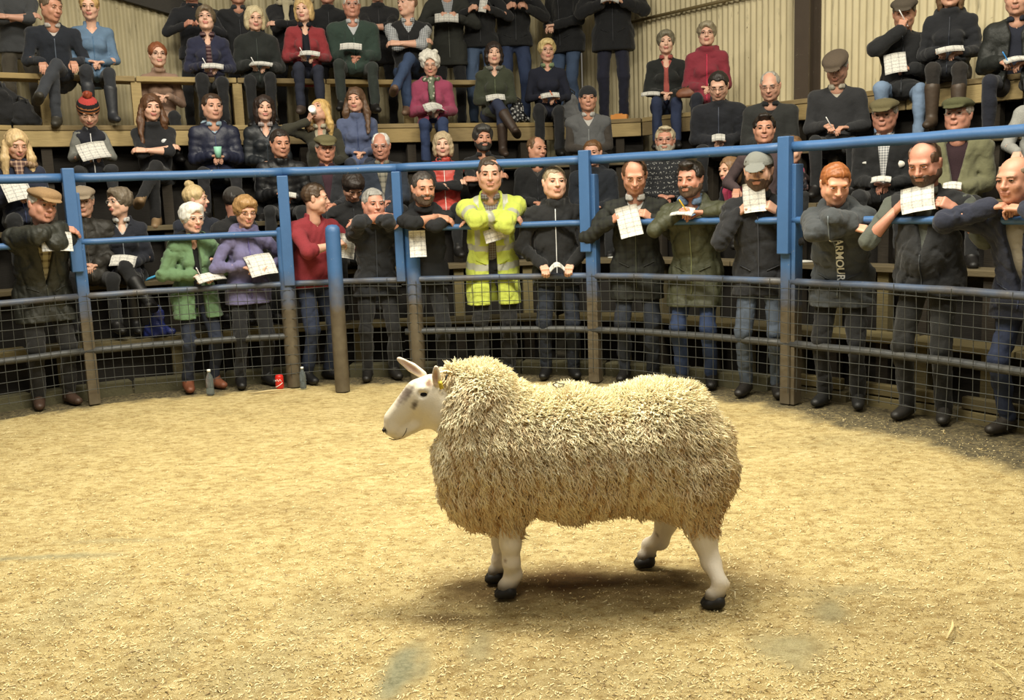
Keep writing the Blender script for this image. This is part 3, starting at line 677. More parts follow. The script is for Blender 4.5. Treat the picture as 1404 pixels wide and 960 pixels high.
        hL = tr((.11*s, yy+.0, z+.02), (1, .1, .15), (0, -.7, .5), .3, (-1, -.2, -.5)); hR = tr((-.11*s, yy-.05, z+.0), (-1, .2, .1), (0, -.7, .5), .3, (1, -.2, -.5))
    elif P_ == 'knees':
        hL = tr((-.14*s, -.36*s, lap+.05), (-.05, -.8, -.6), (0, -.4, .8), .25, (-.6, .6, -.5)); hR = tr((.15*s, -.33*s, lap+.06), (.05, -.8, -.5), (0, -.4, .8), .25, (.6, .6, -.5))
    elif P_ == 'drink':
        c = J['hc']; hL = tr(c+np.array([-.10, -.10, -.10]), (.55, -.45, .75), (-.6, -.6, -.2), .6, (-1, .0, -.6)); hR = tr((.12*s, -.28*s, lap+.05), (-.7, -.6, 0), (.2, 0, 1), .4, (.55, .5, -.85)); prop = (tuple(c+np.array([-.035, -.155, -.01])), 0)
    elif P_ == 'mouth':
        c = J['hc']; hL = tr(c+np.array([-.02, -.15, -.15]), (.3, -.1, 1), (-.3, -1, 0), .8, (-1, -.2, -.7)); hR = tr((.10*s, -.26*s, lap+.10), (-.9, -.3, .2), (0, -.5, 1), .6, (.55, .5, -.85)); prop = ((-.05, -.31*s, lap+.15), 65)
    elif P_ == 'down': 
        hL = tr((-.24*s, -.03, zt-.05*s), (0, -.1, -1), (-1, 0, 0), .3, (-.3, 1, 0)); hR = tr((.24*s, -.03, zt-.05*s), (0, -.1, -1), (1, 0, 0), .3, (.3, 1, 0))
    elif P_ == 'pocket':
        hL = tr((-.17*s, -.12, zt+.06*s), (.4, -.3, -1), (-1, -.4, 0), .3, (-1, .6, 0)); hR = tr((.17*s, -.12, zt+.06*s), (-.4, -.3, -1), (1, -.4, 0), .3, (1, .6, 0))
    elif P_ == 'reach':      # forearm stretched out to the right on the rail
        hL = tr((.02*s, -rail-.10, rz_-.14), (.9, -.3, .2), (0, -.4, .8), .6, (-1, -.3, -.6)); hR = tr((.36*s, -rail+.02, rz_+.04), (1, -.2, .1), (0, 0, 1), .4, (.6, .2, -1)); prop = ((.16, -rail-.10, rz_-.16), 80)
    for kk, hh in (('hL', 'hL'), ('hR', 'hR')):
        if kk in o:
            v = o[kk]; t_ = (hL if kk == 'hL' else hR); t_ = (t_[0]+np.array(v), *t_[1:])
            if kk == 'hL': hL = t_
            else: hR = t_
    EL, WL_ = ik(J['SL'], hL[0], l1, l2, hL[4]); ER, WR_ = ik(J['SR'], hR[0], l1, l2, hR[4])
    if 'prop' in o and prop: prop = (tuple(np.array(prop[0])+np.array(o['prop'][:3])), prop[1]+(o['prop'][3] if len(o['prop']) > 3 else 0))
    # legs
    hw = .085*s; ft = .085
    HLg, HRg = pel-J['r']*hw-[0, 0, .02], pel+J['r']*hw-[0, 0, .02]
    lg = g_('legs', 'stand' if stand_ else 'sit'); k1, k2 = .44*s, .42*s
    base_z = 0 if row == 0 else zseat-(.46 if row != 5 else .48)
    if row == 6: base_z = 2.25
    if stand_:
        sp = g_('spread', .11); b0 = base_z
        AL = np.array([-sp, .03-g_('fl', 0), b0+ft]); AR = np.array([sp, .03-g_('fr', 0), b0+ft]); KL, AL = ik(HLg, AL, k1, k2, (-.15, -1, 0)); KR, AR = ik(HRg, AR, k1, k2, (.15, -1, 0))
        AL[2] = AR[2] = b0+ft
    elif lg == 'sit':
        w = g_('kw', .13 if sex != 'f' else .08); KL = HLg+np.array([-(w-.06), -k1*.97, .03+o1]); KR = HRg+np.array([(w-.06), -k1*.97, .03-o1])
        AL = KL+np.array([0, g_('fy', .04), -k2]); AR = KR+np.array([0, g_('fy', .0), -k2])
    else:                    # legs crossed, right over left ('x') or the other way
        sg = 1 if lg == 'x' else -1
        Ka = HLg+np.array([.02*sg if sg > 0 else -.04, -k1*.96, .02]) if sg > 0 else HRg+np.array([-.02, -k1*.96, .02])
        Aa = Ka+np.array([0, .05, -k2])
        Kb = (HRg if sg > 0 else HLg)+np.array([-.09*sg, -k1*.93, .11]); Ab = Kb+np.array([-.17*sg, -.16, -k2*.80])
        if sg > 0: KL, AL, KR, AR = Ka, Aa, Kb, Ab
        else: KR, AR, KL, AL = Ka, Aa, Kb, Ab
    # --- head
    hs = J['hs']; HS3 = hs*np.array([1.11, 1., 1.]); R = J['R']; hc = J['hc']; nb = R.T@((J['nk']-np.array([0, -.005, .01]))-hc)/hs
    age = g_('age', .4); jw = rs.uniform(-.004, .005)+g_('jaw', 0)+(-.006 if sex == 'f' else 0)+(-.004 if sex == 'c' else 0)
    lo = np.minimum([-.10, -.14, -.16], nb-.07); hi = np.maximum([.10, .13, .14], nb+.07)
    g = Grid(lo, hi, H_H/hs)
    g.ell((0, .018, .032), (.074, .094, .088), .01); g.ell((0, -.022, -.038), (.058+jw, .070, .082), .035)
    g.cone((-.022, -.040, -.088), (.022, -.040, -.088), .024+jw*.5, .024+jw*.5, .03); g.ell((0, -.070, -.100), (.020, .017, .016), .02)
    for q in (-1, 1):
        g.ell((q*.036, -.058, -.026), (.025, .022, .026), .02); g.ell((q*(.057+jw), .0, -.055), (.015, .04, .035), .025)
        g.ell((q*(.076+jw*.5), .012, -.006), (.008, .018, .030), .004); g.ell((q*(.081+jw*.5), .014, .010), (.006, .014, .016), .004)
        g.ell((q*.031, -.098, .010), (.018, .018, .013), .010, carve=True)
    g.cone((-.036, -.074, .029), (.036, -.074, .029), .013, .013, .02)
    nz_ = rs.uniform(-.003, .005)
    g.cone((0, -.086, .014), (0, -.106-nz_, -.020), .0075, .0115, .010); g.ell((0, -.108-nz_, -.024), (.0125, .011, .010), .006)
    for q in (-1, 1): g.ell((q*.012, -.097, -.027), (.0085, .010, .0075), .005)
    g.ell((0, -.086, -.053), (.022, .012, .010), .012); 
    g.cone((-.020, -.094, -.0535), (.020, -.094, -.0535), .0055, .0055, .004, lab=1); g.cone((-.016, -.093, -.066), (.016, -.093, -.066), .0062, .0062, .004, lab=1)
    g.cone((-.022, -.101, -.0597), (.022, -.101, -.0597), .0026, .0026, .003, carve=True)
    if age > .6:
        for q in (-1, 1): g.cone((q*.022, -.093, -.030), (q*.033, -.084, -.062), .0028, .0028, .006, carve=True)
    ne = .050 if sex == 'm' else (.041 if sex == 'f' else .036)
    g.cone((0, .022, -.055), nb, ne, ne*1.12, .03)
    V, F, lab = g.net(); V = (V*HS3)@R.T+hc
    fl_ = np.max(lab[F], 1) if len(F) else []
    mb = MB(); fm = np.where(np.min(lab[F], 1) == 1, 1, 0); mb.add(V, F, m=0); mb.mq[-1] = fm
    hp = lambda p: (np.asarray(p, float)*HS3)@R.T+hc
    for q in (-1, 1):      # eyes and brows
        th = np.linspace(0, math.pi, 7); ph = np.arange(10)*2*math.pi/10
        r_e = .0122; VV = [(math.sin(a)*math.cos(p)*r_e, -math.cos(a)*r_e, math.sin(a)*math.sin(p)*r_e*.78) for a in th for p in ph]
        VV = hp(np.array(VV)+np.array([q*.031, -.0795, .0105])); i, jj = np.meshgrid(np.arange(6), np.arange(10), indexing='ij')
        mb.add(VV, np.stack([i*10+jj, i*10+(jj+1) % 10, (i+1)*10+(jj+1) % 10, (i+1)*10+jj], -1).reshape(-1, 4)); mb.mq[-1] = np.where(i.ravel() < 2, 3, 2)
        # upper lid
        lid = [(q*.031+.0145*math.cos(a), -.0815-.008*math.sin(a), .0135+.0050*math.sin(a)*(1 if g_('hd', (0, 6, 0))[1] < 14 else -.8)) for a in np.linspace(0, math.pi, 6)]
        mb.tube(hp(lid), .0034*hs, 5, m=0)
        mb.tube(hp([(q*.014, -.0915, .028), (q*.031, -.0925, .0335), (q*.046, -.082, .030)]), np.array([.0032, .0036, .0018])*hs, 5, m=4)
    # --- arms and trunk under the clothes, hands
    bare = g_('bare', 0); sc_ = s*(.9 if sex == 'f' else 1)
    for S_, E_, W_, hh, sd_ in ((J['SL'], EL, WL_, hL, -1), (J['SR'], ER, WR_, hR, 1)):
        mb.tube([J['sh'], S_, S_+(E_-S_)*.5, E_, E_+(W_-E_)*.3, E_+(W_-E_)*.75, W_], np.array([.03, .045, .042, .041, .043, .031, .026])*sc_, 12)
        Vh, Fh = hand_mesh(hh[3], sd_, H_A); Fr = hand_frame(W_, hh[1], hh[2]); hsz = (.98 if sex == 'm' else .88 if sex == 'f' else .72)*min(1.05, max(s, .8))
        mb.add((Vh*hsz)@Fr.T+W_, Fh)
    mb.tube([J['nk']-J['u']*.01, J['che'], J['pel']], np.array([.045, .065, .07])*s, 12)
    for a, b_, c in ((HLg, KL, AL), (HRg, KR, AR)): mb.tube([J['pel'], a, b_, c, c-[0, 0, .04]], np.array([.08, .065, .05, .035, .035])*s, 10)
    sk = g_('skin', SKIN[rs.randint(6)] if sex != 'f' else ['#d8b09a', '#d0a58e', '#dbb6a0'][rs.randint(3)]); hairc = g_('hair', ('short', '#3a2a1e'))[1]
    browc = g_('brow', hairc); lipc = '#b98472' if sex == 'm' else '#c28076'
    mb.build('body', [mat('skin', sk), mat('skin', lipc), mat('eye', '#cfc6ba'), mat('eye', '#241a14'), mat('hair', browc)], root)
    # --- hair
    def hairnet(style, col, name='hair', res=None):
        if style == 'none': return
        hgt = (res or H_H*1.05)/hs; long_ = style in ('long', 'longfront', 'pony')
        lo = np.array([-.13, -.14, -.17]); hi = np.array([.13, .16, .18])
        gd = lambda v: R.T@np.asarray(v, float)/hs
        if long_:
            pts = [gd(np.array([q*.075*hs, .03-.02*abs(q), 0])+[0, 0, 0]) for q in (-1, 1)]; dwn = gd((0, -.02, -.33))
            lo = np.minimum(lo, lo+np.minimum(dwn, 0)*.85); hi = np.maximum(hi, hi+np.maximum(dwn, 0)*.85)
        g = Grid(lo, hi, hgt); cc = (0, .018, .032); t = {'short': .009, 'crop': .005, 'thin': .0045, 'ring': .004, 'quiff': .012, 'bob': .015, 'longbob': .015, 'curly': .026, 'long': .014, 'longfront': .014, 'bun': .012, 'pony': .010, 'mop': .017, 'shortf': .018}[style]
        g.ell(cc, (.074+t, .094+t, .088+t), .01)
        if style in ('quiff',): g.ell((.005, -.060, .112), (.055, .035, .024), .02)
        if style in ('mop', 'shortf'): g.ell((0, -.045, .085), (.068, .055, .045), .02)
        if style in ('bob', 'longbob'): 
            for q in (-1, 1): g.ell((q*.070, .012, -.040), (.030, .055, .085 if style == 'bob' else .12), .02)
            g.ell((0, .06, -.04), (.075, .055, .085), .02)
        if style == 'curly':
            for q in range(26):
                a = rs.rand()*6.28; e = rs.uniform(.0, 1.4); g.ell(np.array(cc)+[.10*math.cos(a)*math.cos(e), .115*math.sin(a)*math.cos(e)+.005, .108*math.sin(e)], [.026]*3, .008)
        if style == 'bun': g.ell((0, .06, .135), (.045, .042, .036), .008)
        if style == 'pony': g.cone((0, .10, .05), np.array([0, .13, -.02]), .025, .028, .01); g.cone((0, .13, -.02), np.array([0, .12, 0])+dwn*.5, .028, .012, .01)
        if style in ('long', 'longfront'):
            for q in (-1, 1):
                a = np.array([q*.078, .012, .0]); b_ = a+gd((q*.02, -.02, -.12)); c = b_+gd((q*.0, -.05 if (style == 'longfront' and q == g_('hside', 1)) else .03, -.20))
                g.cone(a, b_, .028, .034, .02); g.cone(b_, c, .034, .016, .02)
            g.cone((0, .085, .0), np.array([0, .085, 0])+dwn*.45, .06, .05, .03)
        # face opening
        g.ell((0, -.105, -.024), (.062 if style not in ('bob', 'longbob', 'long', 'longfront') else .054, .085, .112 if style not in ('bob','longbob','shortf','long','longfront','mop') else .098), .008, carve=True)
        if style in ('bob', 'longbob', 'long', 'longfront', 'shortf', 'bun', 'pony', 'curly', 'mop'):
            if style in ('long', 'longfront'): pass
            elif style not in ('pony',): g.plane_cut((0, -.35, -1), .125 if style == 'bob' else .17 if style == 'longbob' else .045)
            if style in ('long', 'longfront', 'pony'): g.ell((0, -.13, -.15), (.058, .10, .12), .01, carve=True)
        else:
            g.plane_cut(nrm((0, -.55, -1)), .000)
            if style in ('thin', 'ring'): g.ell((0, -.075, .095), (.060, .075, .060), .006, carve=True)
            if style == 'ring': g.ell((0, -.025, .120), (.072, .115, .085), .006, carve=True)
            for q in (-1, 1): g.ell((q*.088, .010, -.010), (.014, .022, .036), .004, carve=True); g.ell((q*.044, -.088, .045), (.034, .050, .046), .006, carve=True)
        g.wav(.0022 if style != 'curly' else .003, 95 if style != 'curly' else 140, rs.randint(9999)); g.wav(.0012, 210, rs.randint(9999))
        if style == 'pony': g.plane_cut((0, -1, -.25), .115)
        V, F, _ = g.net()
        if len(F): mesh_obj(name, (V*HS3)@R.T+hc, F, mat('hair', col), root)
    st, hcol = g_('hair', ('short', '#3a2a1e')); hairnet(st, hcol)
    if 'beard' in o:
        g = Grid((-.09, -.13, -.14), (.09, .05, .02), H_H/hs); q = .0055
        g.ell((0, -.022, -.038), (.058+jw+q, .070+q, .082+q), .01); g.cone((-.022, -.040, -.088), (.022, -.040, -.088), .024+q+jw*.5, .024+q+jw*.5, .03); g.ell((0, -.070, -.100), (.020+q, .017+q, .016+q), .02)
        for sgn in (-1, 1): g.ell((sgn*(.057+jw), .0, -.055), (.015+q, .04, .035), .02)
        g.cone((-.018, -.094, -.043), (.018, -.094, -.043), .008, .008, .008)
        g.ell((0, -.105, -.0595), (.026, .03, .0105), .004, carve=True); g.ell((0, -.09, .01), (.062, .07, .050), .01, carve=True); g.plane_cut((0, 1, 0), .02)
        g.wav(.0008, 160, 4); V, F, _ = g.net()
        if len(F): mesh_obj('beard', (V*HS3)@R.T+hc, F, mat('hair', o['beard']), root)
    # --- headwear
    if 'hat' in o:
        kind, col = o['hat'][:2]; g = Grid((-.13, -.23, -.0), (.13, .15, .26), H_H/hs); tilt = rotx(math.radians(g_('hattilt', 8)))
        if kind == 'flat':
            g.ell((0, -.004, .080), (.097, .128, .036), .01, R=tilt); g.ell((0, -.045, .093), (.080, .085, .032), .03, R=tilt); g.cone((-.05, -.10, .060), (.05, -.10, .060), .012, .012, .02); g.ell((0, -.122, .050), (.064, .042, .009), .006, R=rotx(math.radians(20)), lab=0)
            g.ell((0, .018, .022), (.075, .095, .070), .004, carve=True)
        elif kind == 'ball':
            g.ell((0, .016, .040), (.086, .105, .092), .01); g.plane_cut((0, -.05, -1), -.040); g.ell((0, -.125, .046), (.060, .070, .008), .006, R=rotx(math.radians(16))); g.ell((0, .018, .02), (.075, .095, .07), .004, carve=True)
        elif kind == 'beanie':
            g.ell((0, .018, .045), (.086, .106, .095), .01); g.plane_cut((0, .25, -1), -.028); g.ell((0, .018, .02), (.075, .095, .07), .004, carve=True)
        elif kind == 'bobble':
            g.ell((0, .018, .050), (.092, .112, .105), .01); g.plane_cut((0, .2, -1), -.022); g.wav(.001, 120, 3)
        V, F, _ = g.net(); 
        if kind == 'bobble':
            zc = V[F].mean(1)[:, 2]; mi = np.select([zc < .040, zc < .052, zc < .070, zc < .082, zc < .115, zc < .125], [1, 0, 1, 0, 1, 0], 2); mi = np.where((zc > .115) & (zc < .15), 2, np.where(zc >= .15, 1, mi))
            ho = mesh_obj('hat', (V*HS3)@R.T+hc, F, [mat('knit', '#c8762e'), mat('knit', '#16161a'), mat('knit', '#d8332a')], root, midx=mi)
            g = Grid((-.06, -.05, .12), (.06, .09, .24), .006); g.ell((0, .02, .175), (.036, .036, .034), .01); g.wav(.004, 220, 8); V, F, _ = g.net(); mesh_obj('pompom', (V*HS3)@R.T+hc, F, mat('hair', '#8a3a20'), ho)
        else:
            mesh_obj('cap' if kind != 'beanie' else 'hat', (V*HS3)@R.T+hc, F, mat('tweed' if kind == 'flat' else 'cloth', col), root)
    if g_('glasses'):
        mb = MB(); dcol = '#2a2320' if g_('glasses') is True else g_('glasses')
        for q in (-1, 1):
            th = np.linspace(0, 2*math.pi, 13); mb.tube(hp(np.stack([q*.031+.0195*np.cos(th), -.101+.012*np.abs(np.cos(th))*0+.006*(np.cos(th)*q > .3), .008+.0155*np.sin(th)], 1)), .0015*hs, 5, caps=False)
            mb.tube(hp([(q*.050, -.095, .012), (q*.076, -.05, .012), (q*.080, .01, .008)]), .0014*hs, 5)
        mb.tube(hp([(-.012, -.103, .012), (0, -.105, .014), (.012, -.103, .012)]), .0014*hs, 5); mb.build('glasses', mat('plain', dcol, rough=.3), root)
    # --- upper clothes
    ty, tcol = g_('top', ('jacket', '#22262c'))[:2]; tk = g_('tkind', {'puffer': 'puffer', 'jumper': 'knit', 'shirt': 'cloth', 'wax': 'wax', 'coat': 'cloth', 'fleece': 'cloth'}.get(ty, 'cloth')); t2 = g_('tcol2')
    bulk = {'puffer': .022, 'coat': .016, 'jacket': .014, 'wax': .016, 'jumper': .006, 'shirt': .004, 'fleece': .010, 'gilet': .014}.get(ty, .01)+g_('bulk', 0)
    if sex == 'c': bulk *= .6
    u, r_, bk, pel, wd = J['u'], J['r'], J['bk'], J['pel'], J['wd']; sex_f = sex == 'f'
    hem = g_('hem', .12 if ty in ('coat', 'wax', 'jacket') else .05)
    def torso(g, b, arms=True, collar=True, hemx=0., lab=0, bust=True):
        w0 = (.150 if not sex_f else .142)*s*(wd/(.185*s) if sex == 'c' else 1)*g_('belly', 1); wc = (.158 if not sex_f else .138)*s*(wd/(.185*s))**.5
        sq = (bk, .70)
        g.cone(pel+u*(.02*s), pel+u*.20*s-bk*.01*g_('belly', 1), w0*1.0+b, w0*.97+b, .03, sq=sq, lab=lab)
        g.cone(pel+u*.20*s, pel+u*.37*s, w0*.97+b, wc*.97+b, .04, sq=sq, t0=.18*s, lab=lab)
        if g_('belly', 1) > 1.08: g.ell(pel+u*.14*s-bk*.05*s, np.array([.13, .13, .14])*s*g_('belly', 1)*.9+b*1.2, .04, lab=lab)
        g.cone(J['SL']+r_*.045*s-u*.03*s, J['SR']-r_*.045*s-u*.03*s, .064*s+b*.7, .064*s+b*.7, .035, lab=lab)
        for S_ in (J['SL'], J['SR']): g.cone(J['nk']-u*.02*s, S_, .047*s+b*.6, .050*s+b*.8, .03, lab=lab)
        if sex_f and bust:
            for q in (-1, 1): g.ell(J['che']+r_*q*.065*s-bk*.10*s+u*.0, np.array([.062, .055, .06])*s, .04, lab=lab)
        if stand_ and hemx > 0:
            g.cone(pel+u*.03, pel-np.array([0, .0, hemx*s+.1]), w0*1.04+b, w0*1.10+b, .03, sq=(bk, .80), lab=lab)
            for H_, K_ in ((HLg, KL), (HRg, KR)): q = H_+(K_-H_)*min(.9, (hemx*s+.12)/(.44*s)); g.cone(H_, q, .098*s+b, .086*s+b, .05, lab=lab)
        elif hemx > 0: g.cone(HLg*.55+HRg*.45+[0, -.02, .05*s], HLg*.45+HRg*.55+[0, -.10-hemx*.5, .05*s], .135*s+b, .125*s+b, .03, sq=((0, 0, 1), .62), lab=lab)
        if arms:
            for S_, E_, W_ in ((J['SL'], EL, WL_), (J['SR'], ER, WR_)):
                ar = (.055 if not sex_f else .048)*s; g.cone(S_, E_, ar+b*.75, ar*.86+b*.6, .022, lab=1, t0=.0)
                if bare: q = E_+(W_-E_)*(.22 if bare < 1 else 0.02); g.cone(E_, q, ar*.86+b*.6, ar*.80+b*.6, .012, lab=1, t0=.25)
                else: g.cone(E_, E_+(W_-E_)*.98, ar*.86+b*.6, ar*.60+b*.6, .012, lab=1, t0=.25)
        if collar:
            n_ = 9
            for q in range(n_):
                a = math.radians(-150+300*q/(n_-1)+90) if collar == 'open' else 2*math.pi*q/n_; a2 = math.radians(-150+300*(q+1)/(n_-1)+90) if collar == 'open' else 2*math.pi*(q+1)/n_
                if collar == 'open' and q == n_-1: break
                f = lambda aa, up_: J['nk']+r_*.062*s*math.cos(aa)+bk*(.064*s*math.sin(aa)-.004)+u*up_
                g.cone(f(a, .018*s), f(a2, .018*s), .017, .017, .01, lab=lab)
                g.cone(f(a, .040*s)+(f(a, 0)-J['nk'])*.12, f(a2, .040*s)+(f(a2, 0)-J['nk'])*.12, .010, .010, .008, lab=lab)
            if g_('hood'):
                for q in range(6):
                    a = math.radians(20+140*q/5); a2 = math.radians(20+140*(q+1)/5) 
                    if q < 5: g.cone(J['nk']+r_*.088*math.cos(a)+bk*(.085*math.sin(a)+.01)+u*.015, J['nk']+r_*.088*math.cos(a2)+bk*(.085*math.sin(a2)+.01)+u*.015, .036, .036, .02, lab=lab)
    def finish(g, name, m_, amp=.0042, quilt=0., carve=None, hcut=False):
        if quilt:
            per = .062; g.D = g.D-(.0075*np.abs(np.sin(math.pi*g.T/per))-.004).astype(np.float32)*(g.T != 0)
        g.wav(amp*.7, 28, rs.randint(9999)); g.crease(amp*(2.2 if near else 1.8), 42, rs.randint(9999)); g.wav(amp*.4, 85, rs.randint(9999))
        if near and not quilt: g.D = g.D-(amp*.9*np.sin(g.T*70+3*np.sin(g.T*19)+4*g.ax[0][:, None, None])*(g.L == 1)).astype(np.float32)
        if carve: carve(g)
        if stand_ and hcut: g.plane_cut((0, 0, -1), -(pel[2]-hem*s-.02))
        V, F, lab = g.net(); g.V, g.F, g.lab = V, F, lab
        return mesh_obj(name, V, F, m_, root)
    pts = np.array([J['SL'], J['SR'], EL, ER, WL_, WR_, J['nk'], pel-[0, 0, .02+(hem*s if stand_ else .1)], pel+[0, -.30 if not stand_ else 0, 0]])
    glo, ghi = pts.min(0)-.20, pts.max(0)+.20; ghi[2] = J['nk'][2]+.12; ghi[1] = max(J['nk'][1], pel[1])+.24
    glo[2] = min(pel[2]-.10-(hem*s if stand_ else 0), WL_[2]-.10, WR_[2]-.10)
    glo[0] = max(glo[0], pts[:, 0].min()-.14); ghi[0] = min(ghi[0], pts[:, 0].max()+.14)
    sleeves = g_('sleeves')                      # a waistcoat or gilet over other sleeves
    inner = g_('inner')
    if inner or sleeves:
        g = Grid(glo, ghi, H_J); ki, ci = (inner or sleeves)[:2]; c2_ = (inner or sleeves)[2] if len(inner or sleeves) > 2 else None
        torso(g, -.022, arms=False, collar='open' if g_('icollar', 1) else False, bust=False); finish(g, g_('iname', 'shirt'), mat(ki, ci, c2_), .001)
        if sleeves and sleeves is not inner or sleeves:
            ks, cs = sleeves[:2]
            for S_, E_, W_ in ((J['SL'], EL, WL_), (J['SR'], ER, WR_)):
                g = Grid(np.min([S_, E_, W_], 0)-.1, np.max([S_, E_, W_], 0)+.1, H_J)
                ar = (.053 if not sex_f else .047)*s; g.cone(S_, E_, ar+.008, ar*.88+.007, .022, t0=.01)
                q = E_+(W_-E_)*(.20 if bare else .98); g.cone(E_, q, ar*.88+.007, ar*(.8 if bare else .62)+.005, .012, t0=.25)
                finish(g, 'sleeve', mat(ks, cs, sleeves[2] if len(sleeves) > 2 else None), .004)
    vee = g_('vee', 0); openw = g_('open', 0)
    def carve(g):
        X, Y, Z = g.ax[0][:, None, None], g.ax[1][None, :, None], g.ax[2][None, None, :]
        dx = X-J['nk'][0]; dy = Y-J['nk'][1]; dzz = Z-J['nk'][2]
        lx = dx*r_[0]+dy*r_[1]+dzz*r_[2]; lu = -(dx*u[0]+dy*u[1]+dzz*u[2]); lb = dx*bk[0]+dy*bk[1]+dzz*bk[2]
        if vee: hw_ = np.clip((vee*s-lu)/(vee*s), -1, 1.4)*g_('veew', .075)*s
        if openw: hw2 = openw*s*(.55+.45*np.clip(lu/.4, 0, 1.4))+0*lu
        hwid = np.maximum(hw_, hw2) if (vee and openw) else (hw_ if vee else hw2)
        dcv = np.maximum(np.abs(lx)-hwid, lb+.02*s); dcv = np.maximum(dcv, -.12-lu)
        armm = g.L == 1
        g.D = np.where(armm, g.D, np.maximum(g.D, -dcv.astype(np.float32)))
    g = Grid(glo, ghi, H_J); nm = {'jumper': 'jumper', 'shirt': 'shirt', 'coat': 'coat', 'gilet': 'gilet', 'fleece': 'fleece'}.get(ty, 'jacket')
    torso(g, bulk, arms=not sleeves, collar='open' if (vee or openw) else g_('collar', True), hemx=hem)
    jo = finish(g, nm, mat(tk, tcol, t2), {'jumper': .0028, 'shirt': .0035, 'puffer': .002}.get(ty, .0045), quilt=(ty == 'puffer' or g_('quilt')), carve=carve if (vee or openw) else None, hcut=True)
    if g_('hivis'):
        V, F = g.V, g.F; c = V[F].mean(1); lb = g.lab[F[:, 0]]; T = g.vT[F[:, 0]]; zz = (c-pel)@u; xx = (c-pel)@r_
        mi = np.zeros(len(F), int); arm = lb == 1
        mi[~arm & (((zz > -.015) & (zz < .035)) | ((zz > .135) & (zz < .185)))] = 1; mi[~arm & (zz > .19) & (np.abs(np.abs(xx)-.115) < .022)] = 1
        mi[arm & (((T > .13) & (T < .18)) | ((T > .33) & (T < .38)))] = 1; jo.data.materials.append(mat('plain', '#9b9d8c', rough=.4)); jo.data.polygons.foreach_set('material_index', mi.astype(np.int32))
    def line(x0, x1, z0, z1, wd_, h, name, lift=.004, parent=None):
        a = []
        for t in np.linspace(0, 1, 24):
            x = x0+(x1-x0)*t; z = z0+(z1-z0)*t; y = g.front(x, z)
            if y is not None: a.append((x, y-lift, z))
        if len(a) < 3: return
        a = np.array(a); a[:, 1] = np.minimum(a[:, 1], np.convolve(np.pad(a[:, 1], 2, 'edge'), np.ones(5)/5, 'valid'))
        mbz = MB(); mbz.tube(a, wd_, 6); return mbz.build(name, mat('plain', h, rough=.5), parent or jo)
    if g_('keep'): REC[label] = dict(g=g, J=J, root=root, jo=jo, line=line, s=s, pel=pel, hp=hp, WL=WL_, WR=WR_, A=A, o=np.array([cx, cy, 0]))
    if not g_('zip') and ty in ('jacket', 'puffer', 'coat', 'fleece', 'gilet', 'wax') and not openw:
        zc_ = tuple(int(tcol[i:i+2], 16) for i in (1, 3, 5)); o = dict(o, zip='#%02x%02x%02x' % tuple(min(255, int(q*1.25)+14) for q in zc_)); g_ = o.get
    if row == 0 and ty in ('jacket', 'coat', 'wax', 'puffer') or (stand_ and ty == 'coat'):
        for q in (-1, 1): line(pel[0]+q*.055, pel[0]+q*.135, pel[2]+.0, pel[2]+.035, .0038, '#%02x%02x%02x' % tuple(int(int(tcol[i:i+2], 16)*.75) for i in (1, 3, 5)), 'pocket')
    if g_('zip'): x0 = J['nk'][0]; line(x0-u[0]*vee, pel[0], J['nk'][2]-.03-vee*s, pel[2]-(.02 if not stand_ else hem*s*.7), .0042, o['zip'], 'zip')
    if 'scarf' in o:
        k_, h_, h2_ = o['scarf']; mbs = Grid(J['nk']-.2, J['nk']+.2, .008); n_ = 10
        for q in range(n_): a = 2*math.pi*q/n_; a2 = 2*math.pi*(q+1)/n_; mbs.cone(J['nk']+r_*.075*math.cos(a)+bk*.075*math.sin(a)+u*.015, J['nk']+r_*.075*math.cos(a2)+bk*.075*math.sin(a2)+u*.015, .026, .026, .012)
        mbs.cone(J['nk']-bk*.085, J['nk']-bk*.15*s-u*.17, .032, .03, .02, sq=(bk, .5)); mbs.wav(.003, 60, 2); V, F, _ = mbs.net(); mesh_obj('scarf', V, F, mat(k_, h_, h2_), root)
    if 'fur' in o:
        mbs = Grid(J['nk']-.22, J['nk']+.2, .010)
        for q in range(9): a = math.radians(-30+240*q/9); a2 = math.radians(-30+240*(q+1)/9); mbs.cone(J['nk']+r_*.11*math.cos(a)+bk*(.09*math.sin(a))+u*.0, J['nk']+r_*.11*math.cos(a2)+bk*(.09*math.sin(a2)), .038, .038, .012)
        mbs.wav(.006, 130, 2); V, F, _ = mbs.net(); mesh_obj('fur_collar', V, F, mat('hair', o['fur']), root)
    # --- trousers and shoes
    lk, lc = g_('leg', ('cloth', '#1a1c20'))[:2]; g = Grid(np.min([HLg, HRg, KL, KR, AL, AR], 0)-.13, np.max([HLg, HRg, KL, KR, AL, AR], 0)+np.array([.13, .13, .16]), H_J*1.08)
    g.cone(HLg+[0, 0, .02], HRg+[0, 0, .02], .105*s, .105*s, .03); g.cone(pel, pel+u*.08*s, .118*s, .11*s, .03, sq=(bk, .7))
    tall = g_('boots')
    for a, b_, c in ((HLg, KL, AL), (HRg, KR, AR)):
        g.cone(a, b_, .084*s, .060*s, .03 if a is HLg else .02); q = b_+(c-b_)*(.96 if not tall else .35); g.cone(b_, q, .059*s, (.046*s if not tall else .052*s)+.004, .02)
    g.wav(.003, 36, rs.randint(9999)); g.crease(.0075, 44, rs.randint(9999)); V, F, _ = g.net(); mesh_obj('trousers', V, F, mat(lk, lc), root)
    scol = g_('shoe', '#1d1a18')
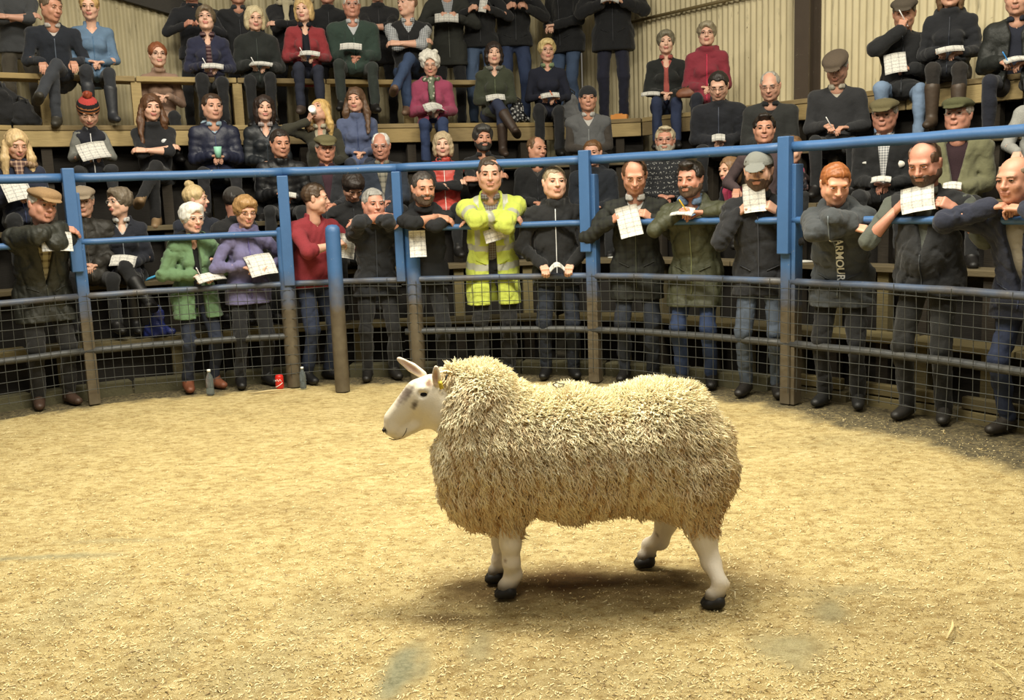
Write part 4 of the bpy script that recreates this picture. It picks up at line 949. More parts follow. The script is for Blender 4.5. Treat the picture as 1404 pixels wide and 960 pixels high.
    for a, c, sg in ((KL, AL, -1), (KR, AR, 1)):
        sh_dir = nrm(np.cross(c-a, [1, 0, 0])); sh_dir = -sh_dir if sh_dir[1] > 0 else sh_dir; sh_dir = nrm(sh_dir*[1, 1, .6 if not stand_ else 0]+[sg*.18, 0, 0])
        if stand_: dnv = np.array([0, 0, -1.])
        else: dnv = nrm((c-a)-sh_dir*((c-a)@sh_dir))
        heel = c-sh_dir*.035+dnv*.045; toe = c+sh_dir*.155*min(1.05, s)+dnv*.052; top_ = c-dnv*.05 if not tall else c-(c-a)*.62
        g = Grid(np.min([heel, toe, top_], 0)-.07, np.max([heel, toe, top_], 0)+.07, .0095)
        g.cone(heel, toe, .036, .034, .02, sq=(dnv, .85)); g.cone(c+dnv*.01, toe-sh_dir*.04, .040, .030, .03); g.cone(top_, c+dnv*.03, .042 if not tall else .058, .042, .02)
        X_, Y_, Z_ = g.ax[0][:, None, None], g.ax[1][None, :, None], g.ax[2][None, None, :]; dd_ = (X_-c[0])*dnv[0]+(Y_-c[1])*dnv[1]+(Z_-c[2])*dnv[2]-(ft-.003); g.D = np.maximum(g.D, dd_.astype(np.float32))
        V, F, _ = g.net()
        if len(F): mesh_obj('shoe' if not tall else 'boot', V, F, mat('leather', scol), root)
    # --- what the hands hold
    def world(p): return A@np.asarray(p, float)+np.array([cx, cy, 0])
    who = g_('who', label)
    for it in g_('hold', []):
        kind = it[0]
        if kind == 'paper' and prop:
            pw, ph, txt = (it[1], it[2], it[3]); nU, nV = 7, 5; uu, vv = np.meshgrid(np.linspace(-.5, .5, nU), np.linspace(-.5, .5, nV), indexing='ij')
            cur = it[4] if len(it) > 4 else .012; zz = cur*np.cos(uu*math.pi)+.012*np.sin(vv*5+rs.rand()*5); Vp = np.stack([uu*pw, vv*ph, zz], -1).reshape(-1, 3); Vq = Vp-[0, 0, .0035]; n0 = nU*nV
            i, jj = np.meshgrid(np.arange(nU-1), np.arange(nV-1), indexing='ij'); Qp = np.stack([i*nV+jj, (i+1)*nV+jj, (i+1)*nV+jj+1, i*nV+jj+1], -1).reshape(-1, 4)
            rim = [k*nV for k in range(nU)]+[(nU-1)*nV+k for k in range(1, nV)]+[k*nV+nV-1 for k in range(nU-2, -1, -1)]+[k for k in range(nV-2, 0, -1)]
            Qs = [(rim[k], rim[(k+1) % len(rim)], rim[(k+1) % len(rim)]+n0, rim[k]+n0) for k in range(len(rim))]
            po = mesh_obj('paper_sheet' if ph < .22 else 'sale_catalogue', np.concatenate([Vp, Vq]), np.concatenate([Qp, Qp[:, ::-1]+n0, Qs]), mat('paper', '#d0cec6'))
            po.matrix_world = Matrix.Translation(world(prop[0]))@Matrix.Rotation(psi+math.radians(it[5] if len(it) > 5 else 0), 4, 'Z')@Matrix.Rotation(math.radians(prop[1]), 4, 'X')@Matrix.Rotation(math.radians(rs.uniform(-14, 14)), 4, 'Z')
            tag(po, txt, 'paper', 'sale papers held by the crowd')
        elif kind == 'pen':
            tgt_ = WL_ if (len(it) < 4 or it[3] < 0) else WR_; hh = hL if (len(it) < 4 or it[3] < 0) else hR
            p = tgt_+nrm(hh[1])*.09*s+np.array([.0, -.01, .0]); mbp = MB(); mbp.tube([(0, 0, -.07), (0, 0, .06), (0, 0, .072)], [.0035, .0048, .003], 8); mbp.tube([(0, 0, -.085), (0, 0, -.07)], [.001, .0035], 8)
            po = mbp.build('pen', mat('plain', it[1], rough=.3)); po.matrix_world = Matrix.Translation(world(p+[0, 0, .02]))@Matrix.Rotation(psi, 4, 'Z')@Matrix.Rotation(math.radians(-28), 4, 'Y')@Matrix.Rotation(math.radians(20), 4, 'X'); tag(po, it[2], 'pen')
        elif kind == 'cup':
            mbp = MB(); mbp.lathe([(.0, -.05), (.026, -.05), (.036, .05), (.034, .05), (.030, .03), (.0, .03)], (0, 0, 0), 16); po = mbp.build('paper_cup', mat('plain', it[1])); p = np.array(prop[0]) if P_ == 'drink' else (WL_+WR_)/2+np.array([0, -.10*s, .03])
            po.matrix_world = Matrix.Translation(world(p))@Matrix.Rotation(psi, 4, 'Z')@Matrix.Rotation(math.radians(it[3]), 4, 'X'); tag(po, it[2], 'cup')
    return root
# ------------------------------------------------------------------ the crowd, row by row
PP = lambda w_, h_, t, *a: ('paper', w_, h_, t, *a)
def crowd():
    p = person
    # row 0: standing at the ring fence, left to right
    p(57, 256, 0, 'older man in tan flat cap and olive waxed jacket leaning on the ring fence', dict(hat=('flat', '#b08a58'), hair=('short', '#b9b4aa'), age=.9, top=('wax', '#2d2f25'), vee=.42, inner=('plaid', '#cfc49a', '#5b4a34'), hem=.22, lean=24, hd=(16, 8, 8), leg=('cloth', '#1c1b1a'), shoe='#5a4030', hood=False, bulk=.012, broad=1.1, hold=[PP(.21, .15, 'creased white paper in the hand of the man in tan flat cap')], prop=(.02, -.12, .02, 0), pose='rail', hL=(.02, -.03, .03), skin='#bc8c78'))
    p(263, 277, 0, 'white-haired woman with glasses in open bright green jacket writing at the fence', dict(sex='f', hair=('shortf', '#e4e1da'), age=.9, glasses='#8a8a88', top=('jacket', '#6c9463'), open=.045, inner=('knit', '#17181b'), hood=True, hem=.20, lean=8, hd=(10, 8, 0), pose='lowwrite', leg=('denim', '#2a3348'), shoe='#9a5530', bulk=.012, yaw=8, hold=[PP(.24, .10, 'white paper strip under the hands of the woman in green jacket'), ('pen', '#e8e8ee', 'white pen in the hand of the woman in green jacket')], smin=.8))
    p(336, 268, 0, 'woman in lilac waterproof jacket and glasses writing in a catalogue', dict(sex='f', hair=('shortf', '#a07c50'), age=.8, glasses='#3a2a24', top=('jacket', '#7a75a8'), zip='#5a528e', hood=True, hem=.12, lean=8, hd=(4, 16, 0), pose='lowwrite', leg=('cloth', '#17181c'), shoe='#1c1b1c', hR=(.0, -.03, .06), hL=(0, 0, .05), prop=(0, 0, .08, 25), yaw=6, hold=[PP(.22, .20, 'open sale catalogue held by the woman in lilac jacket'), ('pen', '#d9d9e0', 'pen in the hand of the woman in lilac jacket')], smin=.8))
    p(432, 249, 0, 'man in red sweatshirt seen side-on with bare forearm stretched along the fence', dict(hair=('short', '#4a3828'), top=('jumper', '#a3202f'), bare=.5, belly=1.12, broad=1.08, yaw=30, hd=(48, 6, 0), pose='reach', leg=('denim', '#2f3c5a'), shoe='#17171a', lean=8, bulk=.012, collar='open', vee=.06, back=.02, hold=[PP(.14, .20, 'folded white paper hanging beside the man in red sweatshirt')]))
    p(512, 257, 0, 'grey-haired man in dark fleece resting folded arms with a wristwatch on the fence', dict(hair=('short', '#8f8d88'), age=.9, top=('fleece', '#1f232a'), bare=.5, lean=18, hd=(14, 4, 0), leg=('cloth', '#1b1c1f'), shoe='#2a2724', pose='rail', zip='#3c424c', hem=.12, hR=(0, 0, .02), hL=(-.02, 0, .03)))
    p(580, 234, 0, 'man with dark stubble beard in black top with folded bare forearms on the fence', dict(hair=('crop', '#3b342e'), beard='#54463c', age=.5, top=('jumper', '#1c1e22'), bare=.5, lean=16, hd=(14, 12, 0), leg=('cloth', '#1d1f23'), pose='rail', hem=.10, hood=True, hold=[PP(.13, .21, 'printed sheet hanging from the hand of the stubble-bearded man in black top')], prop=(-.10, -.0, -.12, 20)))
    p(671, 216, 0, 'man in yellow high visibility coat leaning folded arms on the middle rail', dict(hair=('crop', '#3f3428'), age=.7, top=('coat', '#d3e334'), hivis=1, bulk=.004, open=.03, vee=.16, inner=('check', '#8a8a84', '#5e2b2b'), hem=.30, lean=14, hd=(0, 6, 0), leg=('cloth', '#1b1c1f'), pose='rail', broad=1.08, hat_=0, hath=0, hold=[PP(.15, .10, 'small white card under the arms of the man in yellow coat')], prop=(-.02, .0, -.07, 20)))
    p(760, 225, 0, 'short-haired man in black jacket with white zip holding the lower rail', dict(hair=('crop', '#9a8a70'), age=.5, top=('jacket', '#17191c'), zip='#c9ccce', hood=True, hem=.12, lean=6, hd=(14, 2, 0), leg=('denim', '#222b3b'), pose='low', shoe='#151516', hold=[PP(.12, .07, 'small curled white slip held on the rail by the man with white zip', .05)]))
    p(870, 217, 0, 'man in dark plaid country jacket looking down at a sheet', dict(hair=('thin', '#5a3f2a'), age=.6, top=('wax', '#26291f'), tkind='plaid', tcol2='#141512', vee=.13, inner=('cloth', '#d8d6cf'), hem=.24, lean=10, hd=(4, 26, 0), leg=('denim', '#2a3240'), pose='railhold', back=.05, hL=(-.05, 0, -.05), hR=(0, 0, -.04), hold=[PP(.17, .24, 'tall white printed sheet held by the man in dark plaid jacket')], prop=(-.04, -.02, -.15, 0)))
    p(946, 219, 0, 'dark-haired man with stubble in olive waxed coat writing on a folded pad', dict(hair=('quiff', '#241d18'), beard='#5a473a', age=.3, top=('wax', '#4a4d30'), vee=.15, inner=('cloth', '#6f90b8'), hem=.26, lean=12, hd=(-12, 10, 0), leg=('denim', '#2b4370'), pose='writeup', yaw=-8, hood=True, back=.03, hold=[PP(.16, .11, 'folded white pad under the pen of the man in olive waxed coat'), ('pen', '#e2b51c', 'yellow pen in the hand of the man in olive waxed coat')]))
    p(1040, 206, 0, 'bearded man in pale grey baseball cap holding up a white sheet', dict(hat=('ball', '#8c8e86'), hair=('short', '#33261d'), beard='#523e32', age=.4, top=('jacket', '#1c1e24'), zip='#3a3d44', collar='open', vee=.10, inner=('cloth', '#22252c'), hem=.16, lean=12, hd=(-2, 12, 0), leg=('denim', '#56657a'), pose='railhold', broad=1.06, shoe='#2b2622', hold=[PP(.15, .20, 'white sheet held up by the man in pale grey baseball cap')], prop=(-.02, 0, 0, 5)))
    p(1146, 225, 0, 'ginger-haired boy in grey padded jacket with white lettering leaning over the rail', dict(keep=1, hair=('short', '#96592c'), brow='#a8682f', age=.1, sex='m', top=('jacket', '#4a5054'), hood=True, bulk=.010, lean=24, hd=(26, 28, 0), leg=('cloth', '#17181b'), pose='rail', hem=.18, hL=(.02, -.06, -.12), hR=(.0, .0, -.02), smin=.8, broad=.92, shoe='#2a2a2a', skin='#d9a58a', quilt=True))
    p(1268, 193, 0, 'heavy bald man with dark beard in black gilet holding a white sheet on the rail', dict(keep=1, hair=('ring', '#5a4030'), beard='#523e32', age=.6, top=('gilet', '#1f2124'), vee=.34, veew=.07, inner=('cloth', '#6b7066'), sleeves=('cloth', '#5d6358'), bare=.5, hem=.10, lean=10, hd=(-8, 24, 0), leg=('cloth', '#222322'), pose='railhold', belly=1.14, broad=1.15, smax=1.14, hL=(-.03, 0, 0), hR=(.05, 0, 0), shoe='#33302c', hold=[PP(.19, .155, 'white printed sheet held by the heavy bald man in black gilet')], prop=(-.02, 0, -.035, 0)))
    p(1392, 212, 0, 'older balding man in navy jacket resting his chin on both hands', dict(hair=('ring', '#8d7a66'), age=.9, top=('jacket', '#232a42'), lean=22, hd=(-8, 10, 0), leg=('denim', '#2c3a5c'), pose='chin', vee=.5, inner=('cloth', '#a39a86'), hem=.16, bulk=.012, broad=1.08, shoe='#3a332a', yaw=-6))
    # row 1
    p(112, 254, 1, 'man in fawn flat cap and brown jacket half hidden behind the left fence post', dict(hat=('flat', '#a8957a'), hair=('short', '#a8a29a'), age=.9, glasses=True, top=('wax', '#2e2a22'), hd=(-6, 8, 0), pose='lap', bulk=.012))
    p(163, 256, 1, 'smiling woman with grey-brown bob and glasses in navy jacket looking left', dict(sex='f', hair=('shortf', '#6e6354'), age=.7, glasses='#9a9a96', top=('jacket', '#1b2030'), vee=.13, inner=('cloth', '#e2e2e0'), zip='#8a8f98', hd=(-52, 2, 0), yaw=-8, pose='lap', legs='xl', leg=('cloth', '#141519'), boots=1, shoe='#1c1b1b', hold=[PP(.20, .14, 'dark-backed booklet on the lap of the smiling woman in navy jacket')]))
    p(268, 250, 1, 'blonde woman with hair in a bun and navy jacket seen in profile', dict(sex='f', hair=('bun', '#c3ab7e'), brow='#a08a60', age=.5, top=('jacket', '#1d2436'), hd=(62, 4, 0), yaw=12, pose='lap', hath=.03))
    p(322, 255, 1, 'man in dark baseball cap and black jacket turned away behind the lilac jacket', dict(hat=('ball', '#3a3632'), hair=('short', '#2a2420'), top=('jacket', '#1a1b1e'), hd=(118, 6, 0), yaw=30, pose='lap'))
    p(484, 241, 1, 'young man with curly dark hair bending his head down behind the fence', dict(hair=('mop', '#2a211b'), top=('jacket', '#191a1d'), hd=(14, 48, 0), lean=14, pose='write', nfwd=.04, age=.1))
    # row 2
    p(22, 178, 2, 'blonde woman in navy coat with fur collar and tartan scarf reading', dict(sex='f', hair=('long', '#cdb183'), brow='#a88c60', age=.5, top=('coat', '#232a44'), fur='#9a7f62', scarf=('tartan', '#6a4a44', '#d8b090'), hd=(14, 22, 0), pose='lap', hL=(0, -.04, .10), hR=(0, -.04, .10), prop=(-.05, 0, .12, 30), hold=[PP(.20, .24, 'white catalogue held low by the woman in tartan scarf')]))
    p(384, 177, 2, 'dark-haired man in black padded jacket writing above the fence', dict(hair=('short', '#2b221c'), age=.4, top=('puffer', '#15161a'), hd=(14, 10, 0), pose='write', hL=(.02, 0, .02), lean=10, hold=[PP(.16, .12, 'white note paper of the dark-haired man in black padded jacket'), ('pen', '#f0f0f0', 'white pen of the dark-haired man in black padded jacket')]))
    p(446, 184, 2, 'old man in olive flat cap and glasses with maroon jumper under a dark coat', dict(hat=('flat', '#7d7448'), hair=('short', '#a39d94'), age=1, glasses='#55504a', top=('coat', '#2c2f36'), vee=.4, inner=('knit', '#4c2a38'), hd=(8, 6, 0), pose='lap', skin='#cf977e'))
    p(522, 181, 2, 'white-haired man with glasses in slate blue waterproof jacket', dict(hair=('thin', '#d8d6d0'), age=1, glasses='#6a6a6a', top=('jacket', '#2e3a4c'), vee=.34, inner=('plaid', '#a09a86', '#5a5a50'), hd=(-10, 12, 0), pose='lap', bulk=.012, belly=1.1))
    p(607, 180, 2, 'woman with ash-blonde bob in red padded gilet', dict(sex='f', hair=('bob', '#b8a585'), brow='#8a7656', age=.7, top=('gilet', '#e0402f'), tkind='puffer', quilt=True, sleeves=('cloth', '#17181c'), zip='#e8d8d0', hd=(-4, 4, 0), pose='cross'))
    p(662, 170, 2, 'bearded man with greying dark hair in black shirt', dict(hair=('mop', '#3b3936'), beard='#33302d', age=.6, top=('shirt', '#15161a'), vee=.08, inner=('cloth', '#15161a'), hd=(10, 6, 0), pose='cross', bare=.5))
    p(736, 186, 2, 'man with receding brown hair in black jacket looking right', dict(hair=('thin', '#6a5138'), age=.6, top=('coat', '#15171a'), hd=(38, 4, 0), pose='lap', vee=.1, inner=('cloth', '#3c3a38')))
    p(812, 191, 2, 'brown-haired man in navy waterproof with snap collar behind the centre post', dict(hair=('short', '#6e4e30'), age=.4, top=('jacket', '#1a222e'), hood=True, hd=(-12, 6, 0), pose='lap', bulk=.012, stand=0))
    p(912, 173, 2, 'fair-haired man with glasses in dark fair isle patterned jumper', dict(hair=('quiff', '#b7a98c'), age=.8, glasses='#8a857c', beard='#b0a898', top=('jumper', '#1d2026', '#b8b8b0'), tkind='fairisle', tcol2='#a8a8a4', hd=(-4, 2, 0), pose='lap', belly=1.08))
    p(1000, 213, 2, 'small girl with tied-back fair hair in bright pink gilet', dict(sex='c', hair=('pony', '#8a6a4a'), age=0, top=('gilet', '#e8366e'), sleeves=('cloth', '#1b1c2a'), quilt=True, hd=(-26, 8, 0), pose='lap', yaw=-20, skin='#dcb096', fwd=.1, smin=.5))
    p(1048, 156, 2, 'dark-haired young man in mauve-brown jumper with his arm round a small girl', dict(hair=('quiff', '#241c17'), age=.2, top=('jumper', '#5d4a4c'), hd=(2, 0, 0), pose='knees', hL=(-.10, .12, .02), hR=(.14, .0, .04), broad=1.1))
    p(1086, 184, 2, 'small child in pink and floral top mostly hidden behind the right fence post', dict(sex='c', hair=('short', '#7a5c40'), age=0, top=('gilet', '#e0356c'), sleeves=('print', '#8a6a66', '#2a2830'), hd=(-10, 10, 0), pose='lap', skin='#dcb096', fwd=.14, smin=.5))
    p(1213, 134, 2, 'old man in olive flat cap with check shirt and round badge on black jacket', dict(keep=1, hat=('flat', '#746a42'), hair=('short', '#9a948a'), age=1, glasses='#8a7a60', top=('jacket', '#121418'), vee=.45, veew=.055, inner=('check', '#dcdcda', '#4a5060'), hd=(-8, 6, 0), pose='lap', hold=[PP(.14, .10, 'white slip held by the old man with the round badge')]))
    p(1314, 133, 2, 'old man in green flat cap and glasses wearing pale olive coat over maroon jumper', dict(hat=('flat', '#5f6038'), hair=('short', '#b5aea4'), age=1, glasses='#9a9080', top=('coat', '#7d7c55'), vee=.42, veew=.09, inner=('knit', '#3a1f28'), hd=(-12, -4, 0), pose='lap', bulk=.012, belly=1.1, broad=1.06, hattilt=4, hold=[PP(.12, .09, 'white ticket beside the old man in pale olive coat')]))
    p(1432, 82, 3, 'person in pale grey knitted jumper and green trousers at the right edge', dict(sex='f', hair=('shortf', '#8a7a60'), top=('jumper', '#b4b4ae'), leg=('cloth', '#1f4a3c'), pose='knees'))
    # row 3
    p(120, 128, 3, 'child in red and black bobble hat and navy gilet reading a booklet', dict(sex='c', hat=('bobble', '#d8332a'), hath=.085, hair=('short', '#5a4030'), age=0, top=('gilet', '#1f2230'), sleeves=('knit', '#8f9088'), quilt=True, zip='#e8e8e8', hd=(0, 34, 0), pose='lap', smin=.70, smax=.86, hL=(-.04, -.02, .03), hR=(.04, -.02, .03), prop=(0, -.02, .04, 20), leg=('cloth', '#26282e'), hold=[PP(.24, .20, 'open white booklet read by the child in bobble hat')]))
    p(207, 128, 3, 'long-haired girl in black hoodie with small white emblem and crossed arms', dict(keep=1, sex='f', hair=('longfront', '#5a3c26'), hside=-1, brow='#3a2a1c', age=.1, top=('jumper', '#17191f'), tkind='cloth', hood=True, hd=(10, 8, 0), pose='cross', legs='x', leg=('cloth', '#15161a'), boots=0, shoe='#a8865a', hem=.1, bulk=.006, bare=.5))
    p(291, 127, 3, 'young man in navy padded jacket with pale hood holding a small cup', dict(hair=('short', '#3f2d20'), age=.1, top=('puffer', '#232945'), hood=True, vee=.08, inner=('cloth', '#a9cbe0'), hd=(14, 4, 0), pose='lap', leg=('cloth', '#222228'), hL=(.0, 0, .06), hR=(0, 0, .06), hold=[('cup', '#8fc8b0', 'small green cup held by the young man in navy padded jacket', 4)]))
    p(362, 130, 3, 'woman with straight dark bob in black padded jacket with teal hood', dict(sex='f', hair=('longbob', '#2e211b'), age=.2, top=('puffer', '#22282e'), hood=True, vee=.12, inner=('check', '#d8d0cc', '#7a4a4a'), hd=(4, 4, 0), pose='lap'))
    p(438, 136, 3, 'blonde woman in olive fur-trimmed coat tipping her head back to drink', dict(sex='f', hair=('long', '#cba868'), brow='#b08c50', age=.2, top=('coat', '#3d3b2a'), fur='#6a5238', vee=.3, inner=('knit', '#d8cfae'), hd=(-24, -24, 0), yaw=-12, pose='drink', hold=[('cup', '#e6e6e4', 'white paper cup at the mouth of the blonde woman drinking', 70)]))
    p(487, 119, 3, 'girl with very long brown hair in dusty blue waterproof jacket', dict(sex='f', hair=('longfront', '#5b4330'), hside=1, brow='#3f2f22', age=.1, top=('jacket', '#5b6a94'), hood=False, zip='#3f4c70', hd=(-14, 6, 0), pose='lap', leg=('cloth', '#2a3348')))
    p(806, 118, 3, 'old man in black beanie and grey waistcoat over brown sleeves', dict(hat=('beanie', '#1e1f22'), hair=('short', '#8a8680'), age=1, top=('gilet', '#6a6c6e'), sleeves=('cloth', '#4a423a'), vee=.12, inner=('cloth', '#d8d6d0'), hd=(2, 2, 0), pose='lap', bulk=.012, broad=1.08, belly=1.08))
    p(985, 101, 3, 'man with dark hair and glasses in navy jacket looking down', dict(hair=('short', '#26201c'), age=.7, glasses=True, top=('jacket', '#171b26'), zip='#4a5060', hd=(-4, 30, 0), pose='lap', lean=12, broad=1.12, bulk=.012, hold=[PP(.12, .14, 'folded paper poking up from the hand of the man in navy jacket')]))
    p(1056, 98, 3, 'grey-haired man with glasses in dark grey overcoat looking down', dict(hair=('thin', '#a09c92'), age=1, glasses=True, top=('coat', '#2c2e2c'), vee=.1, inner=('cloth', '#1a1c1e'), hd=(-8, 20, 0), pose='lap', broad=1.05, bulk=.01))
    p(1147, 74, 3, 'man in brown flat cap and charcoal half-zip sweater looking down at his pen', dict(hat=('flat', '#6a5a48'), hair=('short', '#b8b4ac'), age=1, top=('jumper', '#2b2c30'), tkind='cloth', vee=.08, inner=('cloth', '#c8bfa8'), hd=(-12, 30, 0), pose='write', belly=1.08, bulk=.012, broad=1.06, hattilt=14, hold=[('pen', '#f2f2f2', 'white pen in the hand of the man in charcoal half-zip sweater')]))
    # row 4: on the edge of the upper platform
    p(590, 72, 4, 'white curly-haired woman in raspberry pink coat reading a white sheet', dict(sex='f', hair=('curly', '#dcd8cc'), age=1, glasses='#a08a80', top=('coat', '#b83a68'), open=.05, inner=('knit', '#b8b098'), scarf=('print', '#d8d4bc', '#6a7a5a'), hood=True, hd=(-4, 18, 0), pose='write', leg=('denim', '#2c4270'), bulk=.014, yaw=0, hold=[PP(.21, .18, 'white sheet on the knees of the woman in raspberry pink coat', .03, 20)]))
    p(677, 57, 4, 'woman with dark bob in olive coat with one brown boot crossed over', dict(sex='f', hair=('bob', '#2a1e19'), age=.5, top=('coat', '#3f4630'), hood=True, hd=(4, 4, 0), pose='lap', legs='xl', leg=('denim', '#2d3858'), boots=1, shoe='#4a372a', vee=.08, inner=('cloth', '#8a8a80'), hold=[PP(.20, .13, 'white paper on the knee of the woman with dark bob in olive coat')]))
    p(750, 53, 4, 'woman with short blonde hair in navy jumper with pointed pen', dict(sex='f', hair=('shortf', '#d2bb82'), brow='#a88c5c', age=.8, glasses='#9a9088', top=('jumper', '#1b2036'), tkind='knit', vee=.05, inner=('cloth', '#8fa878'), hd=(8, 6, 0), pose='write', leg=('cloth', '#181a1f'), hold=[PP(.20, .12, 'white sheet on the lap of the woman in navy jumper'), ('pen', '#d86a30', 'orange pen of the woman in navy jumper', 1)]))
    p(913, 41, 4, 'woman with short grey hair in black jacket over coral shirt', dict(sex='f', hair=('shortf', '#77715f'), age=.8, top=('jacket', '#1d211f'), open=.035, vee=.14, inner=('cloth', '#c8564a'), hd=(2, 6, 0), pose='lap', leg=('denim', '#26365c'), hold=[PP(.19, .10, 'white paper beside the knee of the woman in coral shirt')], prop=(-.16, 0, -.03, 0)))
    p(969, 29, 4, 'woman with grey hair and glasses in crimson waterproof jacket', dict(sex='f', hair=('shortf', '#8f856e'), age=.8, glasses='#5a2028', top=('jacket', '#a01c38'), hood=True, hd=(0, 4, 0), pose='lap', leg=('cloth', '#1a2030'), bulk=.01))
    p(1240, -3, 4, 'man in brown flat cap and black coat holding a pen to his mouth', dict(hat=('flat', '#5e5344'), hair=('short', '#6a625a'), age=.7, top=('coat', '#16181c'), hd=(-2, 14, 0), pose='mouth', leg=('denim', '#7f9cc0'), bulk=.02, hold=[PP(.17, .19, 'grey-white booklet held upright by the man with pen at his mouth'), ('pen', '#f0f0f0', 'white pen held to the mouth of the man in brown flat cap')]))
    p(1304, -34, 4, 'woman in quilted black jacket and tall brown boots with a booklet', dict(sex='f', hair=('longbob', '#6a5038'), age=.4, top=('jacket', '#171a22'), hood=True, quilt=True, hd=(0, 6, 0), pose='write', leg=('cloth', '#2a241f'), boots=1, shoe='#5a4836', bulk=.006, hold=[PP(.20, .14, 'curled white booklet of the woman in quilted black jacket')], hem=.16))
    p(1396, -28, 4, 'man in open dark waxed jacket over navy jumper writing with a blue pen', dict(hair=('short', '#8a8478'), age=.8, top=('wax', '#202420'), open=.06, vee=.2, inner=('knit', '#23283a'), hd=(-6, 12, 0), pose='write', leg=('cloth', '#191e30'), bulk=.014, hold=[PP(.15, .12, 'white booklet of the man writing with a blue pen'), ('pen', '#3f8fd8', 'blue pen of the man in open waxed jacket')]))
    # row 5: on the bench
    p(70, -8, 5, 'grey-brown haired man in navy fleece with a hand on his knee', dict(hair=('short', '#6a5a48'), age=.6, top=('fleece', '#1a2230'), collar='open', vee=.09, inner=('cloth', '#d8d0c8'), hd=(34, 16, 0), pose='knees', legs='x', leg=('cloth', '#3a3f48'), shoe='#4a463c', broad=1.08, lean=12, zip='#5a6472'))
    p(122, -12, 5, 'blonde woman in light blue denim shirt with hands clasped on her lap', dict(sex='f', hair=('bun', '#c2a068'), brow='#9a7c4c', age=.6, glasses='#a08a6a', top=('shirt', '#6a8fb4'), tkind='denim', hd=(-10, 10, 0), pose='lap', leg=('cloth', '#2c3038'), vee=.08, inner=('skin', '#cf9d82'), icollar=0, zip='#4f7090', hath=.03, boots=1, shoe='#3a3d44'))
    p(282, 8, 5, 'woman with glasses in quilted navy jacket over striped jumper writing', dict(sex='f', hair=('shortf', '#6a5c48'), age=.7, glasses='#b08a80', top=('jacket', '#23284a'), quilt=True, open=.04, vee=.1, inner=('stripe', '#8a6a6a', '#4a1f2a'), hd=(-6, -6, 0), pose='write', leg=('cloth', '#15171b'), hold=[PP(.20, .12, 'white sheet on the lap of the woman in quilted navy jacket'), ('pen', '#f2f2f2', 'white pen of the woman in quilted navy jacket')]))
    p(349, 8, 5, 'woman with blonde-grey bob in black-green coat writing in a pad', dict(sex='f', hair=('bob', '#cfc09a'), brow='#9a8a68', age=.9, glasses='#b08a70', top=('coat', '#1a211e'), hd=(6, 10, 0), pose='write', leg=('cloth', '#14161a'), bulk=.02, hold=[PP(.22, .13, 'white pad on the lap of the woman in black-green coat'), ('pen', '#e8e8e8', 'pen of the woman in black-green coat')]))
    p(416, -4, 5, 'blonde woman in red jacket over navy sweater with a notepad', dict(sex='f', hair=('bob', '#c8aa74'), brow='#9a7c4c', age=.6, top=('jacket', '#a8202c'), open=.055, vee=.1, inner=('knit', '#181c2a'), hd=(-18, 8, 0), pose='write', leg=('denim', '#232a40'), shoe='#5a4a40', hold=[PP(.20, .13, 'white notepad of the blonde woman in red jacket'), ('pen', '#f0f0f0', 'white pen of the blonde woman in red jacket')]))
    p(482, -10, 5, 'white-haired man with glasses in dark green coat and trousers holding papers', dict(hair=('thin', '#c9c4b8'), age=1, glasses='#9a9a94', top=('coat', '#2e473c'), vee=.14, inner=('cloth', '#d4d8dc'), hd=(2, 4, 0), pose='lap', leg=('cloth', '#2a352f'), bulk=.02, broad=1.1, kw=.15, hold=[PP(.22, .16, 'white papers on the lap of the man in dark green coat')], prop=(-.04, 0, .05, 0)))
    p(558, -12, 5, 'man in black gilet over black-and-white check shirt with folded bare arms', dict(hair=('thin', '#8a6a50'), age=.8, top=('gilet', '#17181b'), sleeves=('check', '#d6dade', '#2c3440'), bare=.5, vee=.12, inner=('check', '#d6dade', '#2c3440'), hd=(-52, 0, 0), pose='cross', legs='x', leg=('denim', '#35507a'), shoe='#8a6a50', broad=1.1, belly=1.05))
    # behind the bench and at the back wall
    p(216, 57, 4, 'ginger-haired girl with dark glasses resting on the bench edge', dict(sex='f', hair=('pony', '#8a5030'), brow='#6a4028', age=.1, glasses='#2a2020', top=('shirt', '#b08a70'), back=.42, hd=(8, 4, 0), pose='lap', smin=.75, hL=(0, -.02, .1), hR=(0, -.02, .1)))
    p(14, -52, 6, 'man in grey short-sleeved shirt standing at the far left with a raised bare forearm', dict(hair=('short', '#4a3a2c'), top=('shirt', '#4c4f52'), bare=.5, hd=(20, 6, 0), pose='cross', back=.05, leg=('cloth', '#5c5444')))
    p(262, -26, 6, 'person in dark hooded top standing behind the woman in quilted navy jacket', dict(hair=('short', '#4a3420'), top=('jumper', '#171a22'), tkind='cloth', hood=True, hd=(-6, 8, 0), pose='hold', back=.1, line_=1))
    p(326, -18, 6, 'older man in dark jacket standing behind the bench', dict(hair=('thin', '#5a4c40'), age=.8, top=('jacket', '#191b1f'), vee=.1, inner=('cloth', '#3a3c40'), hd=(6, 10, 0), pose='down', back=.12))
    p(390, -34, 6, 'woman in dark coat with cream scarf and clasped hands standing behind the bench', dict(sex='f', hair=('longbob', '#4a3826'), top=('coat', '#1a1a1e'), scarf=('cloth', '#cfc29a', None), hd=(4, 6, 0), pose='cross', back=.1))
    p(448, -28, 6, 'dark-haired man in black jacket standing between the red jacket and the green coat', dict(hair=('short', '#2c221c'), top=('jacket', '#16181c'), hd=(-8, 6, 0), pose='down', back=.15))
    p(517, -30, 6, 'man in dark jacket with folded arms standing behind the bench', dict(hair=('short', '#3a2e24'), top=('jacket', '#1c1c1f'), hd=(0, 6, 0), pose='cross', back=.12, bare=.5))
